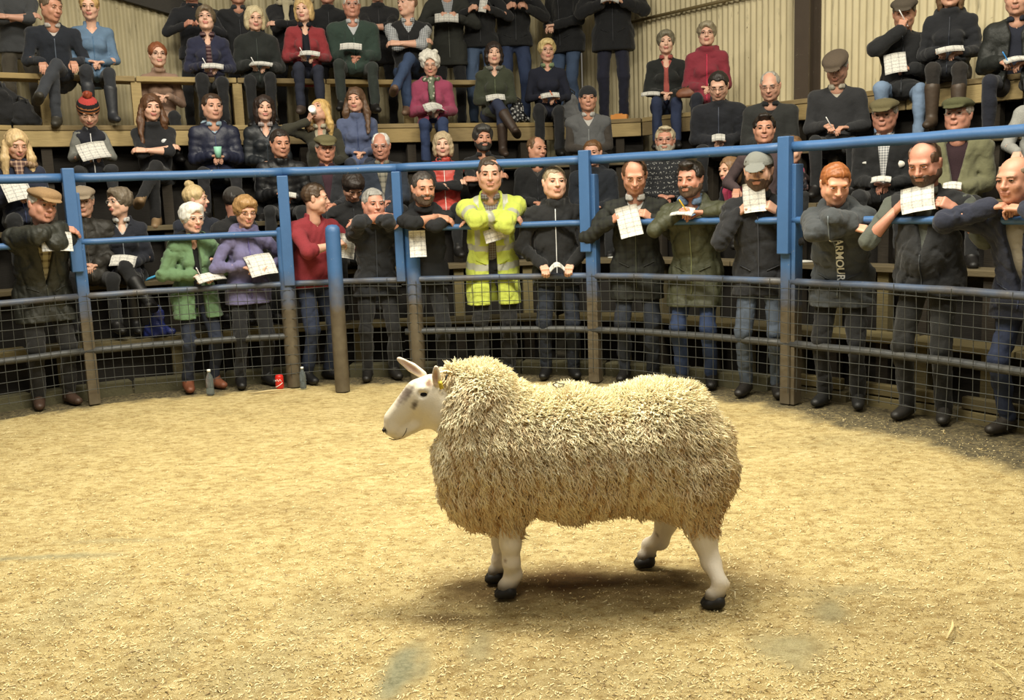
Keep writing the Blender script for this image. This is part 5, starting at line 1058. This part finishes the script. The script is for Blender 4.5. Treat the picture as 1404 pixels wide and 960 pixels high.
    p(612, -44, 6, 'man in grey blazer and pale shirt standing with an open booklet', dict(hair=('short', '#6a5a48'), age=.7, top=('jacket', '#33352f'), tkind='tweed', vee=.30, inner=('check', '#b8bcc0', '#7a8088'), hd=(0, 12, 0), pose='hold', leg=('cloth', '#15161a'), hem=.2, back=0, hold=[PP(.26, .16, 'open grey booklet of the standing man in grey blazer')], prop=(0, 0, -.06, -20)))
    p(655, -58, 6, 'person in black jacket and blue jeans holding a patterned phone case', dict(sex='f', hair=('longbob', '#3a2a20'), top=('jacket', '#15171a'), hd=(2, 10, 0), pose='hold', leg=('denim', '#4a6488'), hem=.06, back=.0, hold=[PP(.085, .16, 'patterned pale phone case held against the black jacket')], prop=(.06, .02, -.02, 10)))
    p(703, -68, 6, 'person in black coat and dark jeans standing with a catalogue', dict(hair=('short', '#2a221c'), top=('coat', '#16181b'), hd=(14, 8, 0), yaw=10, pose='hold', leg=('denim', '#2c4068'), hem=.06, back=.05, hold=[PP(.20, .14, 'white catalogue of the person in black coat and dark jeans')], prop=(.08, -.02, .04, -25)))
    p(768, -72, 6, 'person in black padded coat and faded jeans facing left by the wall', dict(hair=('short', '#2a221c'), top=('coat', '#101216'), hd=(-20, 8, 0), yaw=-40, pose='lap', leg=('denim', '#3f587c'), hem=.12, back=.1))
    p(838, -78, 6, 'person in long black coat and navy trousers standing with a paper by the wall corner', dict(hair=('short', '#2a221c'), top=('coat', '#13151a'), hd=(0, 8, 0), pose='hold', leg=('cloth', '#191c36'), hem=.16, bulk=.02, back=-.1, hold=[PP(.20, .19, 'crumpled white paper held by the person in long black coat', .05)], prop=(-.0, 0, .0, 0)))
crowd()
# ------------------------------------------------------------------ lettering and emblems on clothes
def text_on(rec, txt, size, pos, rot, col, name, parent=None):
    """raised lettering that follows the front of a garment; pos is local x, z"""
    g = rec['g']; cu = bpy.data.curves.new('t', 'FONT'); cu.body = txt; cu.size = size; cu.extrude = .0; cu.offset = size*.02
    t = bpy.data.objects.new('t', cu); COL.objects.link(t); bpy.context.view_layer.update(); dg = bpy.context.evaluated_depsgraph_get(); me = bpy.data.meshes.new_from_object(t.evaluated_get(dg)); bpy.data.objects.remove(t)
    import bmesh
    bm = bmesh.new(); bm.from_mesh(me); bmesh.ops.triangulate(bm, faces=bm.faces[:]); bmesh.ops.subdivide_edges(bm, edges=[e for e in bm.edges if e.calc_length() > .012], cuts=2, use_grid_fill=True)
    c, s_ = math.cos(rot), math.sin(rot); last = g.front(pos[0], pos[1]) or -.1
    for v in bm.verts:
        x = pos[0]+v.co.x*c-v.co.y*s_; z = pos[1]+v.co.x*s_+v.co.y*c; ys = [g.front(x+a, z+b_) for a in (-.01, 0, .01) for b_ in (-.01, 0, .01)]; ys = [q for q in ys if q is not None]
        last = min(ys) if ys else last; v.co = (x, last-.011, z)
    bm.to_mesh(me); bm.free(); me.materials.clear(); me.materials.append(mat('plain', col)); o = bpy.data.objects.new(name, me); COL.objects.link(o); o.parent = parent or rec['jo']; return o
def disc_on(rec, x, z, r, col, name, sx=1.):
    g = rec['g']; y = g.front(x, z)
    if y is None: return
    mb = MB(); th = np.arange(16)*2*math.pi/16; V = np.stack([x+r*sx*np.cos(th), np.full(16, y-.008), z+r*np.sin(th)], 1); V = np.vstack([V, V+[0, .006, 0], [[x, y-.009, z]]])
    i = np.arange(16); mb.add(V, np.stack([i, (i+1) % 16, (i+1) % 16+16, i+16], 1), np.stack([np.full(16, 32), (i+1) % 16, i], 1)); return mb.build(name, mat('plain', col), rec['jo'])
r_ = next(v for k, v in REC.items() if k.startswith('ginger-haired boy'))
text_on(r_, 'ARMOUR', .066, (r_['pel'][0]+.0, r_['pel'][2]+.268), -math.pi/2, '#d8dad6', 'lettering')
r_ = next(v for k, v in REC.items() if k.startswith('long-haired girl')); J_ = r_['J']; disc_on(r_, J_['nk'][0]+.085, J_['nk'][2]-.14, .022, '#c9ccce', 'emblem', 1.3)
r_ = next(v for k, v in REC.items() if k.startswith('heavy bald')); J_ = r_['J']; y0 = r_['g'].front(J_['nk'][0]+.135, J_['nk'][2]-.17) or -.15; mb = MB(); cx_, cz_ = J_['nk'][0]+.135, J_['nk'][2]-.17
for a_, h_ in ((-.016, .020), (.0, .028), (.018, .018)): mb.add([(cx_+a_-.013, y0-.008, cz_-.010), (cx_+a_+.013, y0-.008, cz_-.010), (cx_+a_, y0-.008, cz_-.010+h_), (cx_+a_-.013, y0, cz_-.010), (cx_+a_+.013, y0, cz_-.010), (cx_+a_, y0, cz_-.010+h_)], None, [(0, 1, 2), (3, 5, 4)]); mb.add([(cx_+a_-.013, y0-.008, cz_-.010), (cx_+a_+.013, y0-.008, cz_-.010), (cx_+a_+.013, y0, cz_-.010), (cx_+a_-.013, y0, cz_-.010)], [(0, 3, 2, 1)])
mb.build('emblem', mat('plain', '#a9aba6'), r_['jo'], smooth=False)
r_ = next(v for k, v in REC.items() if k.startswith('old man in olive flat cap with check')); J_ = r_['J']; disc_on(r_, J_['nk'][0]+.12, J_['nk'][2]-.20, .026, '#d8d2c8', 'badge', 1.3); disc_on(r_, J_['nk'][0]+.12, J_['nk'][2]-.203, .012, '#c8482c', 'badge_centre'); disc_on(r_, J_['nk'][0]-.13, J_['nk'][2]-.18, .010, '#b8b8b4', 'emblem', 2.4)
REC.clear()

# ------------------------------------------------------------------ the ram
SY = 3.57
def S(px, py, dy=0.): return atY(px, py, SY+dy)
sheep = empty('sheep', 'large white-faced ram with long cream fleece standing side-on in the sawdust ring', 'sheep', (.28, SY, 0))
SO = np.array([.28, SY, 0.])
def add_attr(o, nm, arr, dom='POINT'):
    a = o.data.attributes.new(nm, 'FLOAT', dom); a.data.foreach_set('value', np.asarray(arr, np.float32))
def add_col(o, C):
    a = o.data.color_attributes.new('Col', 'FLOAT_COLOR', 'POINT'); a.data.foreach_set('color', np.concatenate([C, np.ones((len(C), 1))], 1).astype(np.float32).ravel())
def wool(g, e=0.):
    g.ell(S(668, 610), (.205-e, .215-e, .285-e), .06); g.ell(S(664, 556), (.130-e, .165-e, .172-e), .06); g.ell(S(645, 548), (.080-e, .115-e, .125-e), .05); g.ell(S(618, 520), (.045-e*.7, .07-e*.7, .062-e*.7), .04)
    g.ell(S(655, 650), (.155-e, .175-e, .20-e), .06); g.ell(S(632, 625), (.098-e, .13-e, .125-e), .05)
    g.ell(S(768, 612), (.22-e, .20-e, .213-e), .10); g.cone(S(720, 622), S(880, 616), .228-e, .232-e, .08, sq=((0, 1, 0), 1.02)); g.ell(S(805, 642), (.25-e, .20-e, .175-e), .06)
    g.ell(S(905, 608), (.235-e, .235-e, .245-e), .06); g.ell(S(948, 640), (.165-e, .20-e, .22-e), .06)
    g.cone(S(950, 660, -.10), S(962, 712, -.105), .135-e, .070-e, .05); g.cone(S(920, 660, .10), S(918, 690, .11), .115-e, .060-e, .05)
    g.cone(S(695, 670, -.08), S(700, 716, -.085), .115-e, .068-e, .05); g.cone(S(680, 670, .08), S(685, 708, .085), .11-e, .065-e, .05)
    g.cone(S(990, 590), S(1002, 650), .035-e, .03-e, .06)
gw = Grid(S(560, 760)-[.1, .42, .1], S(1040, 470)+[.06, .42, .06], .0125); wool(gw, .020)
gw.wav(.004, 26, 11); gw.wav(.003, 60, 12); VW, FW_, _ = gw.net()
# head
gh = Grid(S(505, 625)-[0, .16, 0], S(665, 480)+[0, .2, 0], .0058)
gh.ell(S(592, 541), (.070, .064, .072), .02); gh.cone(S(574, 546), S(544, 580), .052, .036, .03, sq=((0, 1, 0), .86)); gh.cone(S(569, 535), S(537, 573), .031, .026, .03, sq=((0, 1, 0), 1.05))
gh.ell(S(539, 588), (.034, .034, .030), .02); gh.ell(S(601, 560), (.050, .056, .047), .03); gh.cone(S(590, 572), S(552, 594), .030, .020, .025, sq=((0, 1, 0), 1.15)); gh.ell(S(545, 597), (.020, .022, .013), .012)
gh.cone(S(600, 550), S(640, 575), .078, .12, .05)
for q in (-1, 1):
    gh.ell(S(581, 541, q*.063), (.017, .010, .012), .010, carve=True); gh.ell(S(584, 533, q*.054), (.026, .014, .010), .012)
    gh.ell(S(527.5, 590, q*.020), (.0085, .007, .006), .004, carve=True)
VH, FH_, _ = gh.net()
# legs: near fore, far fore, near hind, far hind
LEGS = [([(697, 690, -.085), (700, 745, -.09), (701, 772, -.09), (704, 797, -.09), (701, 806, -.095)], [.060, .038, .031, .034, .036], (697, 818, -.06), 1),
        ([(684, 690, .085), (688, 745, .085), (689, 770, .085), (686, 785, .085), (684, 790, .085)], [.055, .036, .029, .032, .033], (683, 797, .08), 1),
        ([(948, 690, -.10), (965, 738, -.11), (974, 770, -.12), (982, 804, -.15), (981, 816, -.16)], [.075, .046, .034, .028, .032], (981, 832, -.2), 1),
        ([(925, 680, .11), (914, 715, .12), (905, 742, .14), (892, 762, .16), (888, 768, .17)], [.070, .043, .033, .031, .033], (887, 776, .185), 1)]
VL, FL, hooves = [], [], []
for pts, rr, hf, _q in LEGS:
    P3 = [S(a, b_, c) for a, b_, c in pts]; foot = atZ(hf[0], hf[1]); foot = np.array([foot[0], foot[1], 0.])
    k_ = np.linspace(0, 1, len(P3)); dyf = foot[1]-P3[-1][1]
    P3 = [p+np.array([0, dyf*t*t, 0]) for p, t in zip(P3, k_)]; P3[-1] = np.array([foot[0]+.008, foot[1], .055]); P3[-2][2] = max(P3[-2][2], .085); P3[-2][1] = foot[1]+.004
    g = Grid(np.min(P3, 0)-.09, np.max(P3, 0)+.09, .0068)
    rr = rr[:3]+[rr[3]*.90, rr[4]*.86]
    for a, b_, r1, r2 in zip(P3[:-1], P3[1:], rr[:-1], rr[1:]): g.cone(a, b_, r1, r2, .02)
    g.ell(P3[-2]+[.020, 0, -.004], (.013, .013, .012), .01); g.cone(P3[-1], foot+[-.006, 0, .040], rr[-1]*.88, .033, .012); g.plane_cut((0, 0, -1), -.026)
    V, F, _ = g.net(); VL.append(V); FL.append(F)
    g = Grid(foot-.09, foot+[.09, .09, .10], .0055); c = foot+np.array([-.008, 0, 0])
    for q in (-1, 1): g.cone(c+[.014, q*.017, .024], c+[-.018, q*.015, .016], .026, .020, .006); g.cone(c+[-.018, q*.015, .016], c+[-.034, q*.011, .012], .018, .011, .008)
    g.ell(c+[.036, 0, .045], (.011, .018, .011), .004); g.plane_cut((0, 0, -1), 0.0); g.plane_cut((0, 0, 1), .054); V, F, _ = g.net(); hooves.append((V, F))
VA = [VW, VH]+VL; FA = []; n0 = 0; idx0 = []
for v, f in zip(VA, [FW_, FH_]+FL): FA.append(f+n0); idx0.append(n0); n0 += len(v)
V = np.concatenate(VA); nW = len(VW); nH = len(VH)
face = np.array(srgb('#e9dfc9')); C = np.tile(face, (len(V), 1)); C[:nW] = srgb('#b99c62'); C[nW+nH:] = srgb('#e2d8c6')
rs = np.random.RandomState(8)
def spot(px, py, rx, ry, h, st, ang=0., lo=nW, hi=nW+nH, near=True):
    c = S(px, py); dx = V[lo:hi, 0]-c[0]; dz = V[lo:hi, 2]-c[2]; u = dx*math.cos(ang)+dz*math.sin(ang); v = -dx*math.sin(ang)+dz*math.cos(ang)
    nz = .25*np.sin(V[lo:hi, 0]*210+V[lo:hi, 2]*90)*np.sin(V[lo:hi, 2]*240-V[lo:hi, 0]*60)
    f = np.clip(1.5-np.hypot(u/rx, v/ry)+nz, 0, 1)*st
    if near: f = f*(V[lo:hi, 1] < SY+.01)
    C[lo:hi] = C[lo:hi]*(1-f[:, None])+np.array(srgb(h))*f[:, None]
spot(559, 536, .034, .015, '#6e6054', .95, .75); spot(552, 545, .030, .013, '#93857a', .75, .75); spot(570, 551, .009, .018, '#5f5448', .95, -.5); spot(590, 522, .013, .012, '#7a5438', .9); spot(598, 516, .010, .008, '#b78a6c', .6)
spot(528, 591, .010, .011, '#3f342e', .95, near=False); spot(524, 588, .006, .010, '#3a302c', .8, near=False); spot(545, 600, .03, .006, '#9a8a76', .5, near=False)
for k, (a, b_) in enumerate(zip(idx0[2:], idx0[3:]+[len(V)])):
    z = V[a:b_, 2]; f = np.clip((.075-z)/.03, 0, 1)*.85; C[a:b_] = C[a:b_]*(1-f[:, None])+np.array(srgb('#4a4034'))*f[:, None]
spot(693, 754, .006, .006, '#8a7258', .8, lo=idx0[2], hi=idx0[3]); spot(907, 747, .004, .008, '#6a5a48', .8, .5, lo=idx0[5], hi=len(V), near=False)
bo = mesh_obj('body', V-SO, np.concatenate(FA), mat('vcol', '#ffffff'), sheep); add_col(bo, C)
for V_, F_ in hooves: mesh_obj('hoof', V_-SO, F_, mat('plain', '#15120f', rough=.6), sheep)
# eye, mouth, nostrils
def nf(px, py, lift=.0):
    p = S(px, py)
    for _ in range(3):
        y = gh.front(p[0], p[2]); p = atY(px, py, y if y is not None else SY-.05)
    return p+np.array([0, -lift, 0])
for q in (-1, 1):
    c = nf(581, 541)+[0, .003, 0]; c = c if q < 0 else np.array([c[0], 2*SY-c[1], c[2]])
    g = Grid(c-.03, c+.03, .0022); R_ = roty(-.25); g.ell(c, (.0195, .0100, .0115), .003, R=R_); V, F, _ = g.net(); eo = mesh_obj('eye', V-SO, F, mat('eye', '#120d0a'), sheep)
    mb = MB(); a = np.linspace(0, 2*math.pi, 17); mb.tube([c+R_@np.array([.0195*math.cos(t), q*.004, .0118*math.sin(t)*(1 if math.sin(t) > 0 else .8)])-SO for t in a], .0022, 6, caps=False); mb.build('eyelid', mat('plain', '#4a3c32', rough=.6), sheep)
mb = MB(); mb.tube([nf(px, py, .0004)-SO for px, py in ((533, 601), (540, 603.0), (547, 602), (553, 597.5), (556.5, 592), (558, 587))], [.0012, .002, .0022, .002, .0016, .0008], 6); mb.build('mouth_line', mat('plain', '#4c4038', rough=.7), sheep)
for q in (-1, 1):
    c = nf(528, 590, .001); c = c if q < 0 else np.array([c[0], 2*SY-c[1], c[2]]); g = Grid(c-.02, c+.02, .0016); g.cone(c+[-.007, 0, .001], c+[.006, 0, .0035], .0045, .0036, .004); g.cone(c+[-.006, 0, .001], c+[-.005, 0, -.008], .0040, .0022, .004); V, F, _ = g.net(); mesh_obj('nostril', V-SO, F, mat('plain', '#2e2420', rough=.5), sheep)
# ears
def ear(name, base, tip, nrm_, wd, label=None):
    base, tip, n_ = np.asarray(base), np.asarray(tip), nrm(nrm_); L = np.linalg.norm(tip-base); ax = (tip-base)/L; n_ = nrm(n_-ax*(n_@ax)); sd_ = np.cross(ax, n_); R_ = np.stack([sd_, n_, ax], 1); c = (base+tip)/2
    g = Grid(c-L*.8-.02, c+L*.8+.02, .0042); g.ell(c, (wd, .012, L*.56), .01, R=R_); g.cone(base, base+ax*L*.4, wd*.75, wd*.8, .02, sq=(n_, .6)); g.cone(c, tip, wd*.6, .004, .012, sq=(n_, .6))
    g.ell(c+n_*.013, (wd*.72, .012, L*.46), .004, R=R_, carve=True); V, F, _ = g.net(); o = mesh_obj(name, V-SO, F, mat('vcol', '#ffffff'), sheep)
    inn = np.clip(1.4-np.hypot(((V-c)@sd_)/(wd*.8), ((V-c)@ax)/(L*.5)), 0, 1)*(((V-c)@n_) > -.002); Cc = np.tile(np.array(srgb('#e6d8c2')), (len(V), 1)); Cc = Cc*(1-inn[:, None]*.8)+np.array(srgb('#b98f7a'))*inn[:, None]*.8; add_col(o, Cc); return o
ear('ear', S(580, 514, .045), S(547, 492.5, .075), (-.3, -1, .15), .0135)
e2 = ear('ear', S(599, 527, -.060), S(598, 504, -.085), (-.35, -1, .1), .012)
mb = MB(); c = S(604, 527, -.088)-SO; mb.box((-.007, -.003, -.018), (.007, .003, .012), M=np.block([[rotz(.3)@roty(-.2), c[:, None]], [np.zeros((1, 3)), np.ones((1, 1))]])); mb.lathe([(.0, .004), (.006, .004), (.006, -.004), (0, -.004)], c+[0, -.004, .004], 10); mb.build('ear_tag', mat('plain', '#d9c23a', rough=.4), sheep)
mb = MB(); c = S(612, 517, -.115)-SO; mb.box((-.003, -.003, -.012), (.003, .003, .010), M=np.block([[roty(.3), c[:, None]], [np.zeros((1, 3)), np.ones((1, 1))]])); mb.build('ear_tag', mat('plain', '#3a3a34'), sheep)
# fleece locks
tri = np.concatenate([FW_[:, [0, 1, 2]], FW_[:, [0, 2, 3]]]); A_, B_, C_ = VW[tri[:, 0]], VW[tri[:, 1]], VW[tri[:, 2]]
nn = np.cross(B_-A_, C_-A_); ar = np.linalg.norm(nn, axis=1)/2; nn = nn/(2*ar[:, None]+1e-12)
cen = VW.mean(0); 
if np.mean(np.sum(nn*((A_+B_+C_)/3-cen), 1)) < 0: nn = -nn
NL = 62000; pick = rs.choice(len(tri), NL, p=ar/ar.sum()); r1, r2 = rs.rand(NL), rs.rand(NL); fl2 = r1+r2 > 1; r1[fl2], r2[fl2] = 1-r1[fl2], 1-r2[fl2]
P0 = A_[pick]+(B_-A_)[pick]*r1[:, None]+(C_-A_)[pick]*r2[:, None]; Nn = nn[pick]
# smoother normals from the gradient of the field
def grad(P):
    i = np.clip(((P-gw.lo)/gw.h).astype(int), 2, gw.n-3); G_ = np.stack([gw.D[i[:, 0]+2, i[:, 1], i[:, 2]]-gw.D[i[:, 0]-2, i[:, 1], i[:, 2]], gw.D[i[:, 0], i[:, 1]+2, i[:, 2]]-gw.D[i[:, 0], i[:, 1]-2, i[:, 2]], gw.D[i[:, 0], i[:, 1], i[:, 2]+2]-gw.D[i[:, 0], i[:, 1], i[:, 2]-2]], 1)
    return G_/(np.linalg.norm(G_, axis=1)[:, None]+1e-9)
Nn = grad(P0)
# keep clear of the face
hd = S(585, 553); keep = ~((P0[:, 0] < S(606, 550)[0]) & (P0[:, 2] < S(600, 508)[2]) & (P0[:, 2] > S(600, 596)[2]))
P0, Nn = P0[keep], Nn[keep]; n = len(P0)
x, z = P0[:, 0], P0[:, 2]; up = np.clip(Nn[:, 2], 0, 1)
xr = S(940, 640)[0]; rear = np.clip((x-xr+.08)/.12, 0, 1); low = np.clip((.52-z)/.25, 0, 1)
ln = .034+.020*rs.rand(n)+.012*low-.010*up+.012*rear
cl = np.sin(x*37+np.sin(z*29)*2)*np.sin(z*33+np.sin(x*23)*2)                       # clumps
down = np.stack([.12+.25*cl+.25*rear*rs.normal(size=n), .15*rs.normal(size=n), -np.ones(n)], 1); down[:, 0] += np.where(x < S(640, 600)[0], -.10, .12)*(1-low)
down /= np.linalg.norm(down, axis=1)[:, None]; tang = down-Nn*np.sum(down*Nn, 1)[:, None]
jit = rs.normal(size=(n, 3))*.17; sidev = np.cross(Nn, down); sidev /= np.linalg.norm(sidev, axis=1)[:, None]+1e-9
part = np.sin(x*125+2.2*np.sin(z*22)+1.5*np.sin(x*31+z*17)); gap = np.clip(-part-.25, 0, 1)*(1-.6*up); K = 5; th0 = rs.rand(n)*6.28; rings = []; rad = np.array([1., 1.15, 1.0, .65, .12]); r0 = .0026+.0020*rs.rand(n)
amp = .0024+.0036*rs.rand(n)*(1+1.4*rear); pos = P0-Nn*(.006+.016*gap)[:, None]; pts = [pos]
for k in range(1, K):
    t = k/(K-1); d = Nn*(.50-.30*t+.25*up[:, None])+tang*(.35+.75*t)*(1-.55*up[:, None])+jit*(.35+.3*t); d /= np.linalg.norm(d, axis=1)[:, None]
    pos = pos+d*(ln/(K-1))[:, None]; pts.append(pos)
for k in range(K):
    w_ = np.sin(th0+k*1.9)*amp; w2 = np.cos(th0*1.3+k*1.7)*amp*.7; c = pts[k]+sidev*w_[:, None]+Nn*w2[:, None]
    d = (pts[min(k+1, K-1)]-pts[max(k-1, 0)]); d /= np.linalg.norm(d, axis=1)[:, None]+1e-9; s1 = sidev-d*np.sum(sidev*d, 1)[:, None]; s1 /= np.linalg.norm(s1, axis=1)[:, None]+1e-9; s2 = np.cross(d, s1)
    for a in (0, 2.094, 4.189): rings.append(c+(s1*math.cos(a)+s2*math.sin(a))*(r0*rad[k])[:, None])
V = np.stack(rings, 1).reshape(-1, 3); base = (np.arange(n)*K*3)[:, None]; Q = []
for k in range(K-1):
    for a in range(3): Q.append(base+np.array([[k*3+a, k*3+(a+1) % 3, (k+1)*3+(a+1) % 3, (k+1)*3+a]]))
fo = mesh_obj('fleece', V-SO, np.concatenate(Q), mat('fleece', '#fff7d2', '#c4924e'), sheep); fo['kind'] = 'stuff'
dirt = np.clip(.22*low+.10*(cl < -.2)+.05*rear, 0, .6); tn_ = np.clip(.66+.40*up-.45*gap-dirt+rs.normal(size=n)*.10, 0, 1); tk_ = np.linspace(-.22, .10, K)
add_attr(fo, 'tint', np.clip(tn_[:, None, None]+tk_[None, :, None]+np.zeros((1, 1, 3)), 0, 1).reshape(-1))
mb = MB(); c = S(766, 527, -.015)-SO; 
mb.tube([c+np.array(v) for v in ((-.022, 0, 0), (-.006, -.006, .008), (.006, -.004, .002), (.022, -.002, .0))], .0022, 5); mb.tube([c+np.array(v) for v in ((-.022, 0, 0), (-.008, -.012, -.010), (.010, -.012, -.006), (.022, -.002, .0))], .002, 5); o = mb.build('burr', mat('plain', '#4a4436'), sheep); o['label'] = 'dark scrap caught in the wool of the back'
# ------------------------------------------------------------------ bags, bottles and other small things
def sdf_thing(name, label, cat, build, h, m_, loc, rz=0.):
    g = Grid(*build(None), h); build(g); V, F, _ = g.net(); o = mesh_obj(name, V, F, m_, loc=loc, rotz=rz); return tag(o, label, cat)
def on_level(k, px, back=.1, dz=0.):
    if k == 5: p = hit(BP, px, 110); z = BZ
    else: p = hit(LV[k] if k < 5 else AE, px, 300); z = LVZ[k]
    p = p+nrm(p)*back; return (p[0], p[1], z+dz)
def can(loc):
    mb = MB(); mb.lathe([(.0, .003), (.024, .003), (.031, .012), (.033, .02), (.033, .105), (.030, .113), (.026, .118), (.025, .114), (0, .112)], (0, 0, 0), 22); o = mb.build('drink_can', mat('plain', '#c02a22', rough=.3), loc=loc); tag(o, 'small red drink can standing on the ground beside the round fence post', 'can')
    mb = MB(); pts = [(.0336*math.cos(a), .0336*math.sin(a), .045+.022*math.sin((a+1.2)*1.0)) for a in np.linspace(-2.6, -.6, 9)]; mb.tube(pts, .0035, 4, caps=False); pts = [(.0336*math.cos(a), .0336*math.sin(a), .078+.008*math.sin(a*9)) for a in np.linspace(-2.5, -.8, 16)]; mb.tube(pts, .0022, 4, caps=False); mb.build('printed_wave', mat('plain', '#e8e0d8'), o)
p = atZ(384, 534); can((p[0], p[1], 0))
def bottle(px, py, label, h=.21):
    p = atZ(px, py); mb = MB(); s_ = h/.21; mb.lathe([(r*s_, z*s_) for r, z in ((.0, .002), (.026, .002), (.031, .012), (.031, .05), (.028, .06), (.031, .07), (.031, .125), (.024, .155), (.012, .178), (.012, .19), (0, .19))], (0, 0, 0), 20)
    o = mb.build('plastic_bottle', mat('plastic', '#b8c4c8'), loc=(p[0], p[1], 0)); tag(o, label, 'bottle'); mb = MB(); mb.lathe([(0, .19*s_), (.0145*s_, .19*s_), (.0145*s_, .208*s_), (0, .21*s_)], (0, 0, 0), 14); mb.build('bottle_cap', mat('plain', '#d8dcdc'), o)
bottle(289, 542, 'clear plastic bottle standing beside the orange-brown shoe of the woman in green'); bottle(416, 533, 'clear plastic bottle standing behind the round fence post beside black trainers', .18)
def bag(name, label, loc, w_, d_, h_, m_, strap='#222222', rz=0., lump=.010, cat='bag'):
    def b(g):
        if g is None: return (-w_/2-.05, -d_/2-.05, -.01), (w_/2+.05, d_/2+.05, h_+.04)
        g.ell((0, 0, h_*.42), (w_*.50, d_*.5, h_*.5), .03); g.cone((-w_*.3, 0, h_*.25), (w_*.3, 0, h_*.25), h_*.27, h_*.27, .03, sq=((0, 1, 0), d_/h_)); g.ell((0, 0, h_*.75), (w_*.36, d_*.38, h_*.26), .03); g.wav(lump, 30, 5); g.wav(lump*.5, 70, 6); g.plane_cut((0, 0, -1), -.002)
    o = sdf_thing(name, label, cat, b, .011, m_, loc, rz); mb = MB()
    for q in (-1, 1): mb.tube([(q*w_*.20, -d_*.1, h_*.85), (q*w_*.22, -d_*.25, h_*1.05), (0, -d_*.3, h_*1.18), (-q*w_*.10, -d_*.2, h_*1.02)] if q > 0 else [(-w_*.25, d_*.1, h_*.8), (-w_*.2, d_*.2, h_*1.08), (w_*.15, d_*.15, h_*1.05), (w_*.2, d_*.1, h_*.8)], .008, 6)
    mb.build('strap', mat('cloth', strap), o); return o
bag('patterned_bag', 'black and white patterned bag on the platform between two seated women', on_level(4, 714, .10), .20, .14, .23, mat('print', '#c8c8c4', '#0c0c0e'), '#101010')
bag('backpack', 'grey and black backpack on the platform beside the old man in beanie', on_level(4, 786, .12), .22, .18, .30, mat('cloth', '#77787a'), '#1a1a1c')
bag('carrier_bag', 'blue shiny carrier bag standing on the lowest plank behind the fence', on_level(0, 203, .08), .17, .12, .24, mat('wax', '#2c3f9a', None, .35), '#3c58b8', lump=.016)
bag('black_holdall', 'black holdall on the upper platform at the far left edge', on_level(4, 14, .25), .42, .3, .36, mat('cloth', '#15161a'), '#3a3c40')
bag('black_rucksack', 'small black rucksack beside the boots of the man in navy fleece', on_level(4, 48, .12), .26, .2, .22, mat('cloth', '#1b1c20'), '#2a2a2c')
bag('brown_handbag', 'tan leather handbag on the lap of the woman in crimson jacket', on_level(4, 946, -.12, .13), .26, .12, .10, mat('leather', '#9a5a34'), '#5a3a24', lump=.003)
def strip(name, label, cat, pts, wd, th, h):
    pts = np.array(pts); c = pts.mean(0); mb = MB(); mb.tube(pts-c, wd, 6); o = mb.build(name, mat('plain', h), loc=c); tag(o, label, cat)
l1_ = on_level(1, 190, .04, .006); l2_ = on_level(1, 226, .16, .05)
strip('blue_strap', 'light blue strap lying across the lowest bench beside the woman in green', 'strap', [l1_, [(l1_[0]+l2_[0])/2, (l1_[1]+l2_[1])/2, l1_[2]+.03], l2_], .010, .01, '#3f9fd0')
l3 = on_level(4, 852, .16, .03); mb = MB(); mb.box((-.09, -.05, -.03), (.09, .05, .025)); mb.box((-.05, -.04, .025), (.04, .04, .035)); o = mb.build('snack_box', mat('plain', '#d08a3c'), smooth=False, loc=l3, rotz=-.3); bevel(o, .008); tag(o, 'orange-brown snack box on the upper platform beside the wall', 'box')
for px, k, lab in ((1100, 1, 'white card lying on the bench behind the boy in grey padded jacket'), (845, 1, 'white booklet lying on the lower bench behind the man in dark plaid jacket')):
    l = on_level(k, px, .10, .004); mb = MB(); mb.box((-.07, -.05, 0), (.07, .05, .006)); mb.box((-.068, -.048, .006), (.066, .045, .010)); o = mb.build('paper_card', mat('plain', '#dcdcd6'), smooth=False, loc=l, rotz=.4); tag(o, lab, 'paper')
